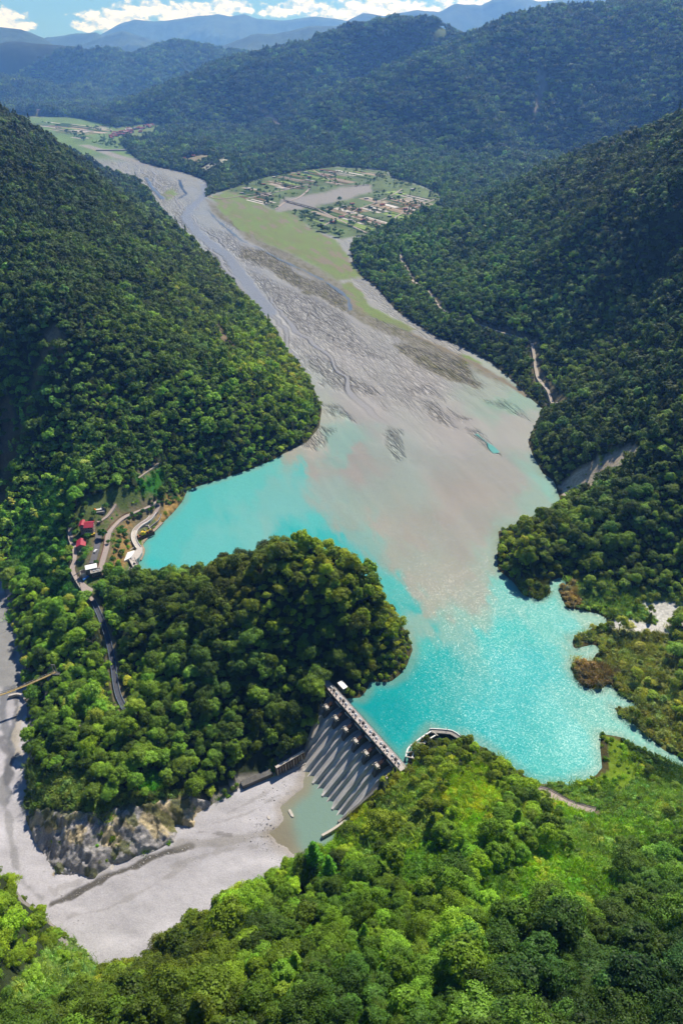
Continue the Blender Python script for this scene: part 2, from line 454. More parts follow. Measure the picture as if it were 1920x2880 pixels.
# ------------------------------------------------------------------ land cover (survey outlines, image coordinates of the ground point)
Zone = {
 'yard': [(196,1500),(215,1440),(235,1405),(320,1372),(410,1390),(440,1405),(470,1395),(500,1405),(510,1420),(470,1460),(425,1500),(395,1530),(400,1600),(420,1625),(345,1625),(300,1610),(285,1650),(268,1695),(240,1660),(195,1610),(212,1570)],
 'tan': [(330,1500),(385,1440),(440,1415),(440,1450),(385,1485),(370,1560),(345,1600),(308,1590),(312,1540)],
 'shoretan': [(440,1425),(475,1395),(512,1395),(515,1412),(490,1442),(455,1480),(440,1480)],
 'lawn': [(385,1345),(440,1308),(462,1330),(462,1375),(430,1400),(400,1395)],
 'lawnstrip': [(300,1460),(330,1420),(345,1440),(310,1490),(290,1570),(275,1580)],
 'vine': [(30,1580),(50,1460),(120,1350),(200,1260),(225,1290),(195,1400),(190,1500),(190,1610),(245,1690),(180,1700),(100,1650)],
 'pale1': [(1050,2290),(1140,2165),(1215,2160),(1240,2260),(1180,2350),(1100,2470),(1010,2420)],
 'pale2': [(1440,2330),(1560,2300),(1690,2330),(1790,2430),(1700,2460),(1560,2400)],
 'pale3': [(1040,2420),(1250,2380),(1450,2440),(1540,2520),(1380,2540),(1180,2500)],
 'pale4': [(30,2760),(150,2660),(270,2640),(330,2700),(240,2790),(120,2870),(0,2880)],
 'cliff': CLIFF,
 'scrub': [(60,2130),(160,2180),(250,2170),(300,2200),(370,2230),(470,2225),(560,2235),(545,2262),(430,2265),(330,2265),(280,2290),(130,2275),(66,2300)],
 'grasspatch': [(375,2180),(440,2165),(460,2200),(430,2225),(380,2220)],
 'delta': [(1560,1640),(1640,1615),(1760,1640),(1920,1680),(1920,1740),(1800,1760),(1700,1735),(1590,1715)],
 'reed1': [(1563,1650),(1612,1640),(1640,1700),(1590,1712)],
 'reed2': [(1605,1860),(1680,1860),(1740,1890),(1720,1925),(1640,1935)],
 'delta2': [(1600,1790),(1720,1770),(1920,1770),(1920,2130),(1780,2060),(1720,1990),(1640,1930),(1600,1870)],
 'white1': [(1690,1728),(1730,1740),(1790,1752),(1850,1752),(1855,1772),(1800,1775),(1730,1765)],
 'white2': [(1822,1700),(1870,1697),(1925,1712),(1925,1748),(1860,1742)],
 'grass3': [(1688,2060),(1750,2075),(1810,2110),(1790,2150),(1790,2190),(1740,2230),(1690,2220),(1680,2180),(1694,2150)],
 'inletbank': [(1740,2072),(1800,2095),(1860,2128),(1990,2150),(1990,2215),(1900,2215),(1840,2185),(1790,2140)],
 'lowshrub': [(1500,2195),(1600,2205),(1700,2230),(1790,2190),(1930,2170),(1930,2330),(1690,2300)],
 'slide': [(1562,1385),(1600,1345),(1660,1305),(1740,1270),(1770,1275),(1745,1310),(1690,1335),(1665,1365),(1600,1385),(1580,1412)],
 'capeend': [(1440,1640),(1490,1620),(1545,1630),(1548,1668),(1515,1692),(1465,1675)],
 'scar1': [(1514,217),(1536,227),(1522,280),(1505,312),(1508,260)], 'scar2': [(747,318),(760,315),(790,352),(770,349)],
 'scar3': [(140,945),(155,932),(182,945),(180,975),(150,988)], 'scar4': [(600,897),(615,900),(640,955),(668,975),(670,990),(645,1005),(618,960)],
 'scar5': [(120,990),(140,1000),(130,1050),(100,1110),(85,1180),(60,1250),(40,1340),(20,1400),(5,1400),(20,1300),(60,1180),(95,1080)],
 'scar6': [(10,1150),(30,1140),(35,1230),(25,1290),(5,1300)], 'scar7': [(252,190),(268,186),(270,235),(255,205)], 'scar8': [(88,280),(100,276),(118,310),(112,322)],
 'scar9': [(367,170),(380,172),(440,200),(438,206),(390,195)], 'terr1': [(1195,72),(1250,78),(1265,95),(1240,110),(1205,100)], 'terr2': [(1275,90),(1315,84),(1318,96),(1280,102)],
 'terr3': [(1530,25),(1555,12),(1575,10),(1572,20)], 'scar10': [(1615,100),(1650,125),(1658,165),(1650,165),(1640,130)], 'scar11': [(1325,430),(1365,400),(1362,410),(1335,428)],
 'pad1': [(205,275),(245,276),(240,290),(215,288)], 'fieldL': [(75,332),(120,330),(195,343),(180,362),(130,357)], 'towng': [(230,366),(300,362),(440,345),(520,350),(440,372),(420,395),(330,395),(240,372)],
 'plotR': [(515,445),(570,434),(600,440),(560,462),(520,458)], 'plotR2': [(555,478),(600,455),(665,432),(668,440),(610,470),(575,490)],
}
for k_, f_ in (('scar1', 1.4), ('scar2', 1.4), ('scar3', 1.5), ('scar4', 0.85), ('scar5', 1.25), ('scar6', 1.4), ('scar10', 1.3), ('white1', 1.35), ('white2', 1.35), ('slide', 1.25)):
    c_ = np.mean(Zone[k_], 0)
    Zone[k_] = [tuple(c_ + (np.array(q_) - c_) * f_) for q_ in Zone[k_]]
BARE = {'tan': (172,142,92), 'shoretan': (200,165,105), 'cliff': (176,168,160), 'white1': (235,232,226), 'white2': (228,226,220), 'slide': (214,200,178), 'scar1': (185,172,160),
        'scar2': (200,180,165), 'scar3': (176,150,118), 'scar4': (140,122,96), 'scar7': (165,150,140), 'scar8': (150,130,115), 'scar9': (190,165,150), 'fieldL': (165,170,120), 'towng': (130,150,90),
        'plotR': (170,160,130), 'plotR2': (190,190,170), 'pad1': (190,175,165), 'scar11': (150,140,110)}
GRASSY = {'lawn': (70,140,50), 'lawnstrip': (80,150,45), 'grasspatch': (85,160,35), 'grass3': (135, 165, 45), 'inletbank': (95, 125, 50), 'reed1': (152,134,92), 'reed2': (156,136,94), 'yard': (120,140,80),
          'terr1': (130,150,85), 'terr2': (150,150,100), 'terr3': (110,140,70)}
SHRUBBY = {'vine': (72,125,50), 'pale1': (135,160,70), 'pale2': (140,170,75), 'pale3': (110,150,45), 'pale4': (140,170,80), 'scrub': (125,145,70), 'delta': (140,168,82), 'delta2': (150,158,86),
           'lowshrub': (132,162,74), 'capeend': (110,120,50), 'scar5': (150,138,90), 'scar6': (155,135,95), 'scar10': (110,120,75)}
DENS = {'pale1': 0.22, 'pale2': 0.25, 'pale3': 0.45, 'pale4': 0.25, 'scar5': 0.15, 'scar6': 0.15, 'scar10': 0.5, 'delta': 0.2, 'delta2': 0.14, 'lowshrub': 0.18, 'vine': 0.16, 'scrub': 0.12, 'capeend': 0.25}
# which of these only hold for ground within a range of distances
def zone_masks(px, py, dep, wob=None):
    P = np.stack((px, py), -1) if wob is None else np.stack((px + wob[0], py + wob[1]), -1)
    out = {}
    far = {'scar1','scar2','scar7','scar8','scar9','terr1','terr2','terr3','scar10','scar11','pad1','fieldL','towng','plotR','plotR2'}
    for k, poly in Zone.items():
        a = np.asarray(poly)
        bb = (P[:, 0] > a[:, 0].min()) & (P[:, 0] < a[:, 0].max()) & (P[:, 1] > a[:, 1].min()) & (P[:, 1] < a[:, 1].max())
        bb &= (dep > 1900) if k in far else (dep < 1900)
        m = np.zeros(len(P), bool)
        if bb.any(): m[bb] = inside(P[bb], poly)
        out[k] = m
    return out

ROADS_PX = {   # survey polylines of the lanes and tracks, half width in metres, near range
 'hill_track': [(1124,712),(1132,740),(1150,768),(1160,790),(1180,802)], 'hill_track2': [(1205,818),(1222,845),(1240,868),(1262,880)], 'hill_track3': [(1270,884),(1290,890),(1330,907),(1370,922),(1420,938),(1465,950),(1494,962)],
 'hill_track4': [(1497,966),(1503,1000),(1508,1040),(1516,1068),(1545,1105),(1572,1135)],
 'lane_main': [(440,1408),(420,1425),(380,1440),(345,1458),(320,1480),(305,1505),(300,1540),(290,1575),(282,1610)],
 'lane_gate': [(445,1418),(440,1440),(415,1460),(395,1470),(380,1490),(374,1510),(380,1528)],
 'lane_upper': [(325,1418),(300,1455),(275,1470)], 'lane_mid': [(278,1500),(275,1530),(268,1560),(260,1585)],
 'lane_west': [(200,1485),(200,1515),(212,1550),(212,1580),(205,1600),(215,1625),(240,1665),(262,1690)],
 'lane_down': [(262,1690),(285,1740),(305,1800),(318,1860),(326,1920),(335,1960),(352,1995)],
 'shore_road': [(1508,2222),(1540,2232),(1570,2250),(1610,2268),(1670,2284)],
 'scar_track': [(390,1345),(425,1320),(445,1303)],
 'bank_path': [(145,1870),(135,1930),(130,1970)], 'bank_path2': [(108,2030),(92,2070)], 'bank_path3': [(232,2035),(238,2060)],
}
ROADS = {}
for k, L_ in ROADS_PX.items():
    ROADS[k] = np.array([hit(*p) for p in L_])
HALF = {'hill_track': 2.8, 'hill_track2': 2.6, 'hill_track3': 2.6, 'hill_track4': 3.4, 'lane_main': 2.9, 'lane_gate': 2.6, 'lane_upper': 1.6, 'lane_mid': 3.2, 'lane_west': 2.2,
        'lane_down': 2.6, 'shore_road': 3.6, 'scar_track': 1.2, 'bank_path': 1.4, 'bank_path2': 1.3, 'bank_path3': 2.5}

# ------------------------------------------------------------------ terrain
NA, NR = 720, 620
azs = np.linspace(R(-80), R(80), NA)
rs = 18 * (11500 / 18) ** np.linspace(0, 1, NR)
TX = (rs[:, None] * np.sin(azs)[None]).ravel()
TY = (rs[:, None] * np.cos(azs)[None]).ravel()
TZ = height(TX, TY)
tpx, tpy, tdep = proj(TX, TY, TZ)
P2 = np.stack((TX, TY), -1)
wob = (10 * fbm(TX / 14, TY / 14, 71, 3), 10 * fbm(TX / 14, TY / 14, 72, 3))
zm = zone_masks(tpx, tpy, tdep, wob)
tdr, tdg = sdf(P2, RES), sdf(P2, GORGE)
gc = np.empty((len(TX), 3))
gc[:] = (0.030, 0.042, 0.016)
gn = fbm(TX / 40, TY / 40, 91, 4)
gc *= (1 + 0.5 * gn)[:, None]
for dct in (SHRUBBY, GRASSY, BARE):
    for k, c in dct.items():
        gc[zm[k]] = alb(*c) * (0.8 if dct is not BARE else 0.95)
shoreband = (tdr > -4) & (tdr < 3.0 + 2.5 * fbm(TX / 9, TY / 9, 5, 2)) & (tdr < tdg)
gc[shoreband & (rs.repeat(NA) < 1900)] = alb(112, 104, 66) * 0.7
gb = (tdg > -6) & (tdg < 7 + 6 * fbm(TX / 12, TY / 12, 8, 2)) & (tdg < tdr)
gc[gb] = alb(176, 170, 162)
for k, L_ in ROADS.items():
    d = dist_line(P2, L_)
    gc[(d < HALF[k] * 2.0)] = alb(150, 140, 110) * 0.8
# rocky relief on the cliff above the gravel
cl = zm['cliff']
gc[cl] = (alb(168, 160, 152) * 0.9)[None] * (1 + 0.75 * fbm(TX[cl] / 5, TY[cl] / 12, 44, 4))[:, None]
ochre = cl & (fbm(TX / 18, TY / 14, 47, 3) > 0.12)
gc[ochre] = (alb(196, 178, 140) * 0.9)[None] * (1 + 0.5 * fbm(TX[ochre] / 4, TY[ochre] / 4, 49, 3))[:, None]
mossy = cl & (fbm(TX / 12, TY / 12, 55, 3) > 0.22)
gc[mossy] = alb(120, 130, 70) * 0.7
ter = mesh_np('terrain', np.stack((TX, TY, TZ), -1), grid_faces(NR, NA)[:, ::-1], vcol_mat('ground_cover'), True, {'Col': ('FLOAT_COLOR', 'POINT', np.clip(gc, 0.004, 0.9))})
ter['kind'] = 'structure'

# rock face above the gravel: a finer sheet with jointed columns, lying on the slope
cw = np.array([at_z(*p, -20) for p in CLIFF])
cx_, cy_ = np.meshgrid(np.arange(cw[:, 0].min() - 12, cw[:, 0].max() + 12, 0.6), np.arange(cw[:, 1].min() - 14, cw[:, 1].max() + 14, 0.6))
KX, KY = cx_.ravel(), cy_.ravel()
KH = height(KX, KY, False)
kpx, kpy, _ = proj(KX, KY, KH)
kw = np.stack((kpx + 16 * fbm(KX / 9, KY / 9, 401, 3), kpy + 16 * fbm(KX / 9, KY / 9, 402, 3)), -1)
kd = sdf(kw, CLIFF)
a_, b_ = KX * 0.90 - KY * 0.43, KX * 0.43 + KY * 0.90         # along the face, up the face
wb_ = 2.2 * fbm(KX / 11, KY / 11, 403, 3)
col_ = ridged((a_ + wb_) / 7.5, (b_ + wb_) / 20, 404, 2)
col2 = ridged((a_ - wb_) / 2.6, (b_) / 8, 406, 2)
blk = np.floor(vnoise((a_ + wb_) / 3.2, b_ / 5.0, 409) * 5) / 5
KF = grid_faces(*cx_.shape)
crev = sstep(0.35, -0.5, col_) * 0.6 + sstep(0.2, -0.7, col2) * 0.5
KZ = KH + 0.5 + sstep(3, -12, kd) * (3.2 * blk + 2.2 * np.clip(col_, -0.6, 1) + 0.9 * col2 + 0.7 * fbm(KX / 2.2, KY / 2.2, 407, 3)) - sstep(-4, 3, kd) * 0.9
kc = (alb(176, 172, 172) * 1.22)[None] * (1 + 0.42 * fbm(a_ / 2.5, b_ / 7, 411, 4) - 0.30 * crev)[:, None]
och = sstep(0.0, 0.22, fbm(a_ / 16, b_ / 10, 412, 4) + 0.30 * sstep(2400, 2290, kpy) - 0.28)[:, None]
kc = kc * (1 - och) + (alb(206, 190, 156) * 1.1)[None] * (1 + 0.30 * fbm(KX / 2, KY / 2, 413, 3))[:, None] * och
mos = sstep(0.24, 0.36, fbm(a_ / 9, b_ / 6, 414, 4) + 0.22 * sstep(2330, 2262, kpy))[:, None] * 0.8
kc = kc * (1 - mos) + (alb(128, 136, 74) * 0.7)[None] * mos
sel = (kd < 3)[KF].all(1)
uu, KF = compact(None, KF[sel])
o = mesh_np('cliff', np.stack((KX, KY, KZ), -1)[uu], KF, vcol_mat('cliff_rock', ((0.15, 0.15), (1.2, 0.28)), 0.95, 0.35, 1.4), False, {'Col': ('FLOAT_COLOR', 'POINT', np.clip(kc[uu], .01, .8))})
o['kind'] = 'structure'

# ------------------------------------------------------------------ lake, river bed
def floor_material():
    m, t, b, N, L = new_mat('silty_water')
    at = N('ShaderNodeAttribute', attribute_name='Col')
    fa = N('ShaderNodeAttribute', attribute_name='flow')
    ma = N('ShaderNodeAttribute', attribute_name='mask')    # x braided silt, y water, z dry
    sp = N('ShaderNodeSeparateXYZ')
    L(ma.outputs['Vector'], sp.inputs[0])
    co = N('ShaderNodeTexCoord')
    def M(op, a, b_=None, clamp=False):
        n = N('ShaderNodeMath', operation=op, use_clamp=clamp)
        for i, v in enumerate((a, b_)):
            if v is None: continue
            if isinstance(v, (int, float)): n.inputs[i].default_value = v
            else: L(v, n.inputs[i])
        return n.outputs[0]
    def mapped(sx, sy):
        mp = N('ShaderNodeMapping')
        mp.inputs['Scale'].default_value = (sx, sy, 1)
        L(fa.outputs['Vector'], mp.inputs[0])
        return mp.outputs[0]
    def noise(v, s, d=4, r=0.55, dis=0.0):
        n = N('ShaderNodeTexNoise')
        n.inputs['Scale'].default_value, n.inputs['Detail'].default_value, n.inputs['Roughness'].default_value, n.inputs['Distortion'].default_value = s, d, r, dis
        L(v, n.inputs['Vector'])
        return n.outputs['Fac']
    def net(sx, sy, dis, lo, hi):
        """thread channels: edges of stretched, warped cells"""
        nz = N('ShaderNodeTexNoise')
        nz.inputs['Scale'].default_value, nz.inputs['Detail'].default_value = 1.0, 4
        L(mapped(sx * 1.3, sy * 0.8), nz.inputs['Vector'])
        sb_ = N('ShaderNodeVectorMath', operation='SUBTRACT')
        L(nz.outputs['Color'], sb_.inputs[0]); sb_.inputs[1].default_value = (.5, .5, .5)
        sc_ = N('ShaderNodeVectorMath', operation='SCALE')
        L(sb_.outputs[0], sc_.inputs[0]); sc_.inputs['Scale'].default_value = dis
        ad_ = N('ShaderNodeVectorMath', operation='ADD')
        L(mapped(sx, sy), ad_.inputs[0]); L(sc_.outputs[0], ad_.inputs[1])
        v_ = N('ShaderNodeTexVoronoi', feature='DISTANCE_TO_EDGE')
        v_.inputs['Scale'].default_value = 1.0
        L(ad_.outputs[0], v_.inputs['Vector'])
        m_ = N('ShaderNodeMapRange', interpolation_type='SMOOTHSTEP')
        L(v_.outputs['Distance'], m_.inputs[0])
        m_.inputs[1].default_value, m_.inputs[2].default_value = lo, hi
        return m_.outputs[0]
    e1 = net(0.011, 0.060, 1.6, 0.0, 0.13)
    e2 = net(0.030, 0.17, 1.5, 0.0, 0.20)
    n3 = noise(mapped(0.05, 0.22), 1.0, 4, 0.6, 0.6)
    n3s = N('ShaderNodeMapRange')
    L(n3, n3s.inputs[0])
    n3s.inputs[1].default_value, n3s.inputs[2].default_value, n3s.inputs[3].default_value, n3s.inputs[4].default_value = 0.34, 0.66, 0.70, 1.50
    p1 = M('ADD', 0.66, M('MULTIPLY', e1, 0.42))
    p2 = M('ADD', 0.72, M('MULTIPLY', e2, 0.34))
    patt = M('MULTIPLY', M('MULTIPLY', p1, p2), n3s.outputs[0])
    fac = M('ADD', 1.0, M('MULTIPLY', M('SUBTRACT', patt, 1.0), sp.outputs[0]))
    fine = noise(co.outputs['Object'], 0.25, 6, 0.7)
    ff = M('ADD', 1.0, M('MULTIPLY', M('MULTIPLY', M('SUBTRACT', fine, 0.5), 0.9), sp.outputs[2]))
    sil = noise(mapped(0.006, 0.02), 1.0, 6, 0.62, 1.2)
    sf = M('ADD', 0.93, M('MULTIPLY', sil, 0.14))
    tot = M('MULTIPLY', M('MULTIPLY', fac, ff), sf)
    mu = N('ShaderNodeVectorMath', operation='SCALE')
    L(at.outputs['Color'], mu.inputs[0])
    L(tot, mu.inputs['Scale'])
    L(mu.outputs[0], b.inputs['Base Color'])
    rr = N('ShaderNodeMapRange')
    L(sp.outputs[1], rr.inputs[0])
    rr.inputs[3].default_value, rr.inputs[4].default_value = 0.75, 0.21
    L(rr.outputs[0], b.inputs['Roughness'])
    b.inputs['IOR'].default_value = 1.33
    ss = N('ShaderNodeMapRange')
    L(sp.outputs[1], ss.inputs[0])
    ss.inputs[3].default_value, ss.inputs[4].default_value = 0.2, 0.05
    L(ss.outputs[0], b.inputs['Specular IOR Level'])
    hb = M('MULTIPLY', M('MULTIPLY', patt, 3.0), sp.outputs[0])
    w1 = noise(co.outputs['Object'], 0.09, 3, 0.55, 0.4)
    bp = N('ShaderNodeBump')
    bp.inputs['Strength'].default_value, bp.inputs['Distance'].default_value = 1.0, 1.0
    L(M('ADD', hb, M('MULTIPLY', M('MULTIPLY', w1, 0.35), sp.outputs[1])), bp.inputs['Height'])
    vo = N('ShaderNodeTexVoronoi')                       # wavelets: every facet tilts its own way
    vo.inputs['Scale'].default_value = 2.2
    L(co.outputs['Object'], vo.inputs['Vector'])
    sb = N('ShaderNodeVectorMath', operation='SUBTRACT')
    L(vo.outputs['Color'], sb.inputs[0])
    sb.inputs[1].default_value = (0.5, 0.5, 0.5)
    gust = noise(co.outputs['Object'], 0.012, 4, 0.6, 0.5)
    gm = N('ShaderNodeMapRange')
    L(gust, gm.inputs[0])
    gm.inputs[1].default_value, gm.inputs[2].default_value, gm.inputs[3].default_value, gm.inputs[4].default_value = 0.35, 0.65, 0.14, 0.30
    sc = N('ShaderNodeVectorMath', operation='SCALE')
    L(sb.outputs[0], sc.inputs[0])
    L(M('MULTIPLY', gm.outputs[0], sp.outputs[1]), sc.inputs['Scale'])
    ad = N('ShaderNodeVectorMath', operation='ADD')
    L(bp.outputs[0], ad.inputs[0])
    L(sc.outputs[0], ad.inputs[1])
    no = N('ShaderNodeVectorMath', operation='NORMALIZE')
    L(ad.outputs[0], no.inputs[0])
    L(no.outputs[0], b.inputs['Normal'])
    return m
M_FLOOR = floor_material()

WATERPTS = [(1080,1980,(22,178,180)),(1180,1900,(28,182,182)),(1250,1850,(40,188,186)),(1060,2060,(18,172,175)),(1140,2060,(28,182,182)),(1200,1800,(70,196,190)),(1500,1950,(70,203,203)),(1600,2150,(82,205,200)),
 (1350,2050,(48,196,198)),(1450,2150,(60,198,198)),(1450,1800,(70,204,198)),(1600,1700,(110,208,198)),(1690,1740,(150,200,185)),(1850,2100,(118,204,190)),(1450,1660,(125,208,198)),(1330,1740,(150,198,186)),(1150,1630,(180,177,167)),(1210,1700,(178,180,168)),(1250,1775,(140,196,186)),(1350,1660,(176,182,172)),(1450,1590,(168,184,174)),(1060,1470,(180,175,166)),(1100,1560,(176,178,168)),(1580,1800,(95,206,200)),
 (1200,1640,(180,178,168)),(1150,1500,(178,172,164)),(1350,1500,(178,174,168)),(1300,1400,(180,172,166)),(1500,1400,(166,186,176)),(1555,1400,(150,196,186)),(1150,1760,(150,192,182)),(1000,1300,(176,166,162)),(1300,1600,(182,180,170)),
 (1000,1450,(166,182,174)),(1085,1640,(90,198,192)),(960,1600,(80,196,194)),(1130,1690,(72,192,188)),(900,1480,(100,204,199)),(860,1540,(60,194,194)),(1020,1520,(150,188,180)),(930,1530,(70,196,195)),
 (600,1400,(98,202,198)),(500,1480,(96,203,200)),(430,1580,(80,202,202)),(700,1350,(112,204,198)),(800,1420,(130,200,195)),(850,1330,(110,200,195)),(930,1400,(165,182,176)),(830,1285,(186,178,168)),(700,1500,(128,204,198)),(650,1560,(112,204,200)),(760,1470,(140,200,194)),
 (900,1240,(190,182,174)),(985,1265,(150,184,176)),(900,1330,(178,170,164)),(1050,1150,(176,170,170)),(1300,1200,(180,173,172)),(1450,1200,(176,173,171)),(1400,1330,(178,174,170)),(1200,1050,(180,174,174)),(1000,1000,(178,173,174)),(850,900,(176,172,174)),(1000,850,(174,170,170)),
 (700,700,(172,170,174)),(600,600,(166,168,174)),(480,520,(170,168,168)),(380,450,(165,163,160)),(1400,1080,(172,178,170)),(1440,1120,(150,178,165))]
ISLANDS = [[(575,700),(610,692),(652,735),(648,765),(610,740)],
 [(680,756),(765,793),(857,830),(960,873),(1000,930),(1033,965),(1098,1010),(1021,1007),(960,983),(857,940),(790,885),(722,818)],
 [(674,689),(765,713),(857,781),(949,824),(985,880),(960,862),(857,824),(735,750),(674,720)],
 [(857,995),(900,1000),(960,1038),(1021,1069),(1082,1118),(1021,1115),(960,1098),(910,1080),(870,1040)],
 [(1101,965),(1205,983),(1291,1020),(1358,1093),(1266,1069),(1174,1020)], [(1174,1124),(1229,1130),(1290,1200),(1254,1191)],
 [(1312,1206),(1352,1212),(1413,1284),(1376,1277)], [(1376,1124),(1425,1130),(1487,1179),(1450,1167)], [(1125,1087),(1205,1069),(1254,1124),(1174,1105)],
 [(395,480),(450,490),(505,520),(500,560),(450,575),(410,540)], [(480,590),(540,590),(560,640),(520,650)], [(560,640),(640,660),(760,760),(700,750),(600,690)],
 [(1260,1150),(1320,1175),(1300,1185)], [(1080,1210),(1120,1215),(1140,1280),(1105,1290)], [(870,1200),(950,1215),(900,1262),(850,1250)], [(900,1140),(960,1150),(1010,1190),(940,1180)]]
GRASS = [[(590,551),(650,530),(700,540),(760,590),(830,600),(880,640),(960,690),(1022,784),(1000,782),(943,790),(882,747),(796,704),(661,637)],
         [(955,800),(985,790),(1050,860),(1165,925),(1150,935),(1065,906),(980,845)], [(1290,1000),(1320,1010),(1352,1030),(1300,1030)], [(455,545),(490,530),(500,550),(470,565)]]
BARS = [[(674,689),(765,713),(857,781),(949,824),(985,880),(960,862),(857,824),(735,750),(674,720)], [(1101,965),(1205,983),(1291,1020),(1358,1093),(1266,1069),(1174,1020)],
        [(576,556),(612,575),(661,630),(796,704),(882,747),(960,800),(1065,906),(1156,935),(1300,1010),(1440,1085),(1420,1090),(1250,1010),(1120,960),(1000,890),(900,800),(800,735),(680,660),(600,600)]]
CHAN = [([(585,590),(612,620),(643,646),(680,677),(735,701),(790,732),(845,756),(906,787),(955,818),(981,842),(984,872)], 3.6, (120,134,150)),
        ([(1160,940),(1250,985),(1330,1020),(1420,1075),(1480,1112)], 4.0, (150,140,120)), ([(505,505),(512,530),(525,545),(500,560)], 5.0, (70,85,110)), ([(411,500),(430,530),(460,560)], 6.0, (120,135,160)),
        ([(575,520),(580,545),(540,580),(520,610),(560,660),(640,720),(690,790),(760,880)], 16.0, (158,163,174)), ([(1340,1222),(1375,1250),(1392,1270)], 3.0, (110,190,185))]
FLOW = np.array((0.345, -0.9386))
def floor_attrs(X, Y):
    n = len(X)
    P = np.stack((X, Y), -1)
    s, q = P @ FLOW, P @ np.array((0.9386, 0.345))
    px, py, dep = proj(X, Y, zf(Y))
    sc = np.clip(900.0 / dep, 0.25, 2)
    wx = (95 * fbm(s / 150, q / 55, 61, 6, 0.66) + 22 * ridged(s / 60, q / 24, 63, 3)) * sc
    wy = (70 * fbm(s / 150 + 40, q / 55, 62, 6, 0.66) + 16 * ridged(s / 60 + 9, q / 24, 64, 3)) * sc
    col = alb(*[0, 0, 0])[None] + idw(px + wx, py + wy, [(x, y, alb(*c)) for x, y, c in WATERPTS], 22, 2.0)
    fil = ridged((s + 0.4 * wx) / 120, (q + 0.25 * wy) / 26, 68, 4)
    col *= (1 + 0.085 * (fil - 0.3) * sstep(0.10, 0.22, col[:, 0]))[:, None]
    silt_ = sstep(0.10, 0.22, col[:, 0])[:, None]
    col = col * (1 + silt_ * np.array((-0.015, 0.02, -0.015)))
    wb = 0.32
    Q = np.stack((px + wx * wb, py + wy * wb), -1)
    brd = np.zeros(n)
    for I in ISLANDS:
        d = sdf(Q, I)
        brd = np.maximum(brd, sstep(10, -10, d))
    silt = sstep(1300, 1120, py + wy * 0.6) * np.clip(0.10 + 1.1 * fbm(s / 170, q / 45, 67, 3), 0.02, 0.5)
    brd = np.maximum(brd, silt)
    # linked threads of water winding down the bed, with a dark wet lip and a pale bar beside each
    zone_ = sstep(1230, 1080, py + wy * 0.5) * (Y < 3400)
    for i in range(24):
        wv = 34 * fbm(s / 260 + 7.7 * i, np.full(n, 3.1 * i), 700 + i, 3) + 7 * fbm(s / 45 + i, np.full(n, 1.7 * i), 730 + i, 2)
        w_ = 2.2 + 2.8 * _hash(np.array([i]), np.array([5]), 9)[0] + 2.0 * fbm(s / 120, np.full(n, 0.5 * i), 760 + i, 2)
        dd = np.abs(q - (-330 + 29.0 * i) - wv)
        on = zone_ * sstep(-0.25, 0.05, fbm(s / 300 + 3 * i, np.full(n, 9.0 * i), 790 + i, 2))
        chn = sstep(w_ + 0.8, w_ - 0.8, dd) * on
        lip = sstep(2.2, 0.6, np.abs(dd - w_ - 1.4)) * on
        barr = sstep(4.5, 1.5, np.abs(dd - w_ - 6.0)) * on
        col = col * (1 - 0.34 * lip + 0.16 * barr)[:, None]
        col = col * (1 - 0.75 * chn[:, None]) + alb(166, 167, 174)[None] * 0.75 * chn[:, None]
        brd *= 1 - chn
    water = sstep(1150, 1320, py + wy * 0.5)
    wetmud = np.clip(0.55 + 0.5 * fbm(s / 90, q / 25, 66, 3), 0, 1) * 0.72
    water = np.maximum(water, wetmud) * (1 - 0.85 * sstep(0.3, 0.9, brd))
    dry = np.zeros(n)
    for B in BARS:
        m = sstep(6, -6, sdf(Q, B))
        cc = alb(150, 146, 132) * 0.95
        ol = sstep(0.05, 0.3, fbm(s / 20, q / 9, 81, 4)) * 0.6
        cb = cc[None] * (1 - ol[:, None]) + (alb(112, 110, 66))[None] * ol[:, None]
        col = col * (1 - m[:, None]) + cb * m[:, None]
        dry = np.maximum(dry, m)
        water *= 1 - m
    for G in GRASS:
        m = sstep(5, -5, sdf(Q, G))
        g1 = np.clip(0.5 + 1.1 * fbm(s / 60, q / 20, 83, 6, 0.65), 0, 1)
        cg = alb(134, 142, 92)[None] * (1 - g1[:, None]) + alb(132, 158, 86)[None] * g1[:, None]
        bare = sstep(0.16, 0.34, fbm(s / 60 + 9, q / 16, 87, 4))
        cg = cg * (1 - bare[:, None]) + alb(150, 140, 118)[None] * bare[:, None]
        col = col * (1 - m[:, None]) + cg * m[:, None]
        dry = np.maximum(dry, m)
        brd *= 1 - m
        water *= 1 - m
    for Lp, w, c in CHAN:
        d = dist_line(P, [on_floor(*p)[:2] for p in Lp]) + 5 * fbm(s / 30, q / 20, 85, 3)
        m = sstep(w * 1.3, w * 0.6, d)
        col = col * (1 - m[:, None]) + alb(*c)[None] * m[:, None]
        dry *= 1 - m
        brd *= 1 - m
        water = np.maximum(water, 0.8 * m)
    fm = sstep(4, -4, sdf(np.stack((px, py), -1), FARM)) * (Y > 1700)
    col = col * (1 - fm[:, None]) + (alb(104, 126, 74)[None] * (1 + 0.5 * fbm(X / 60, Y / 60, 89, 3))[:, None]) * fm[:, None]
    trib = sstep(5, -5, sdf(Q, TRIB))
    col = col * (1 - trib[:, None]) + alb(164, 160, 156)[None] * trib[:, None]
    up = sstep(3300, 3700, Y)
    col = col * (1 - up[:, None]) + alb(120, 150, 84)[None] * (1 + 0.3 * fbm(X / 90, Y / 90, 88, 3))[:, None] * up[:, None]
    w2 = sstep(-12, 12, 26 - dist_line(P, [on_floor(*p)[:2] for p in ((440,470),(330,440),(270,418),(235,408))]))
    w2 = w2 * sstep(3100, 3500, Y)
    col = col * (1 - w2[:, None]) + alb(172, 168, 162)[None] * w2[:, None]
    brd *= 1 - np.maximum(fm, np.maximum(up, trib))
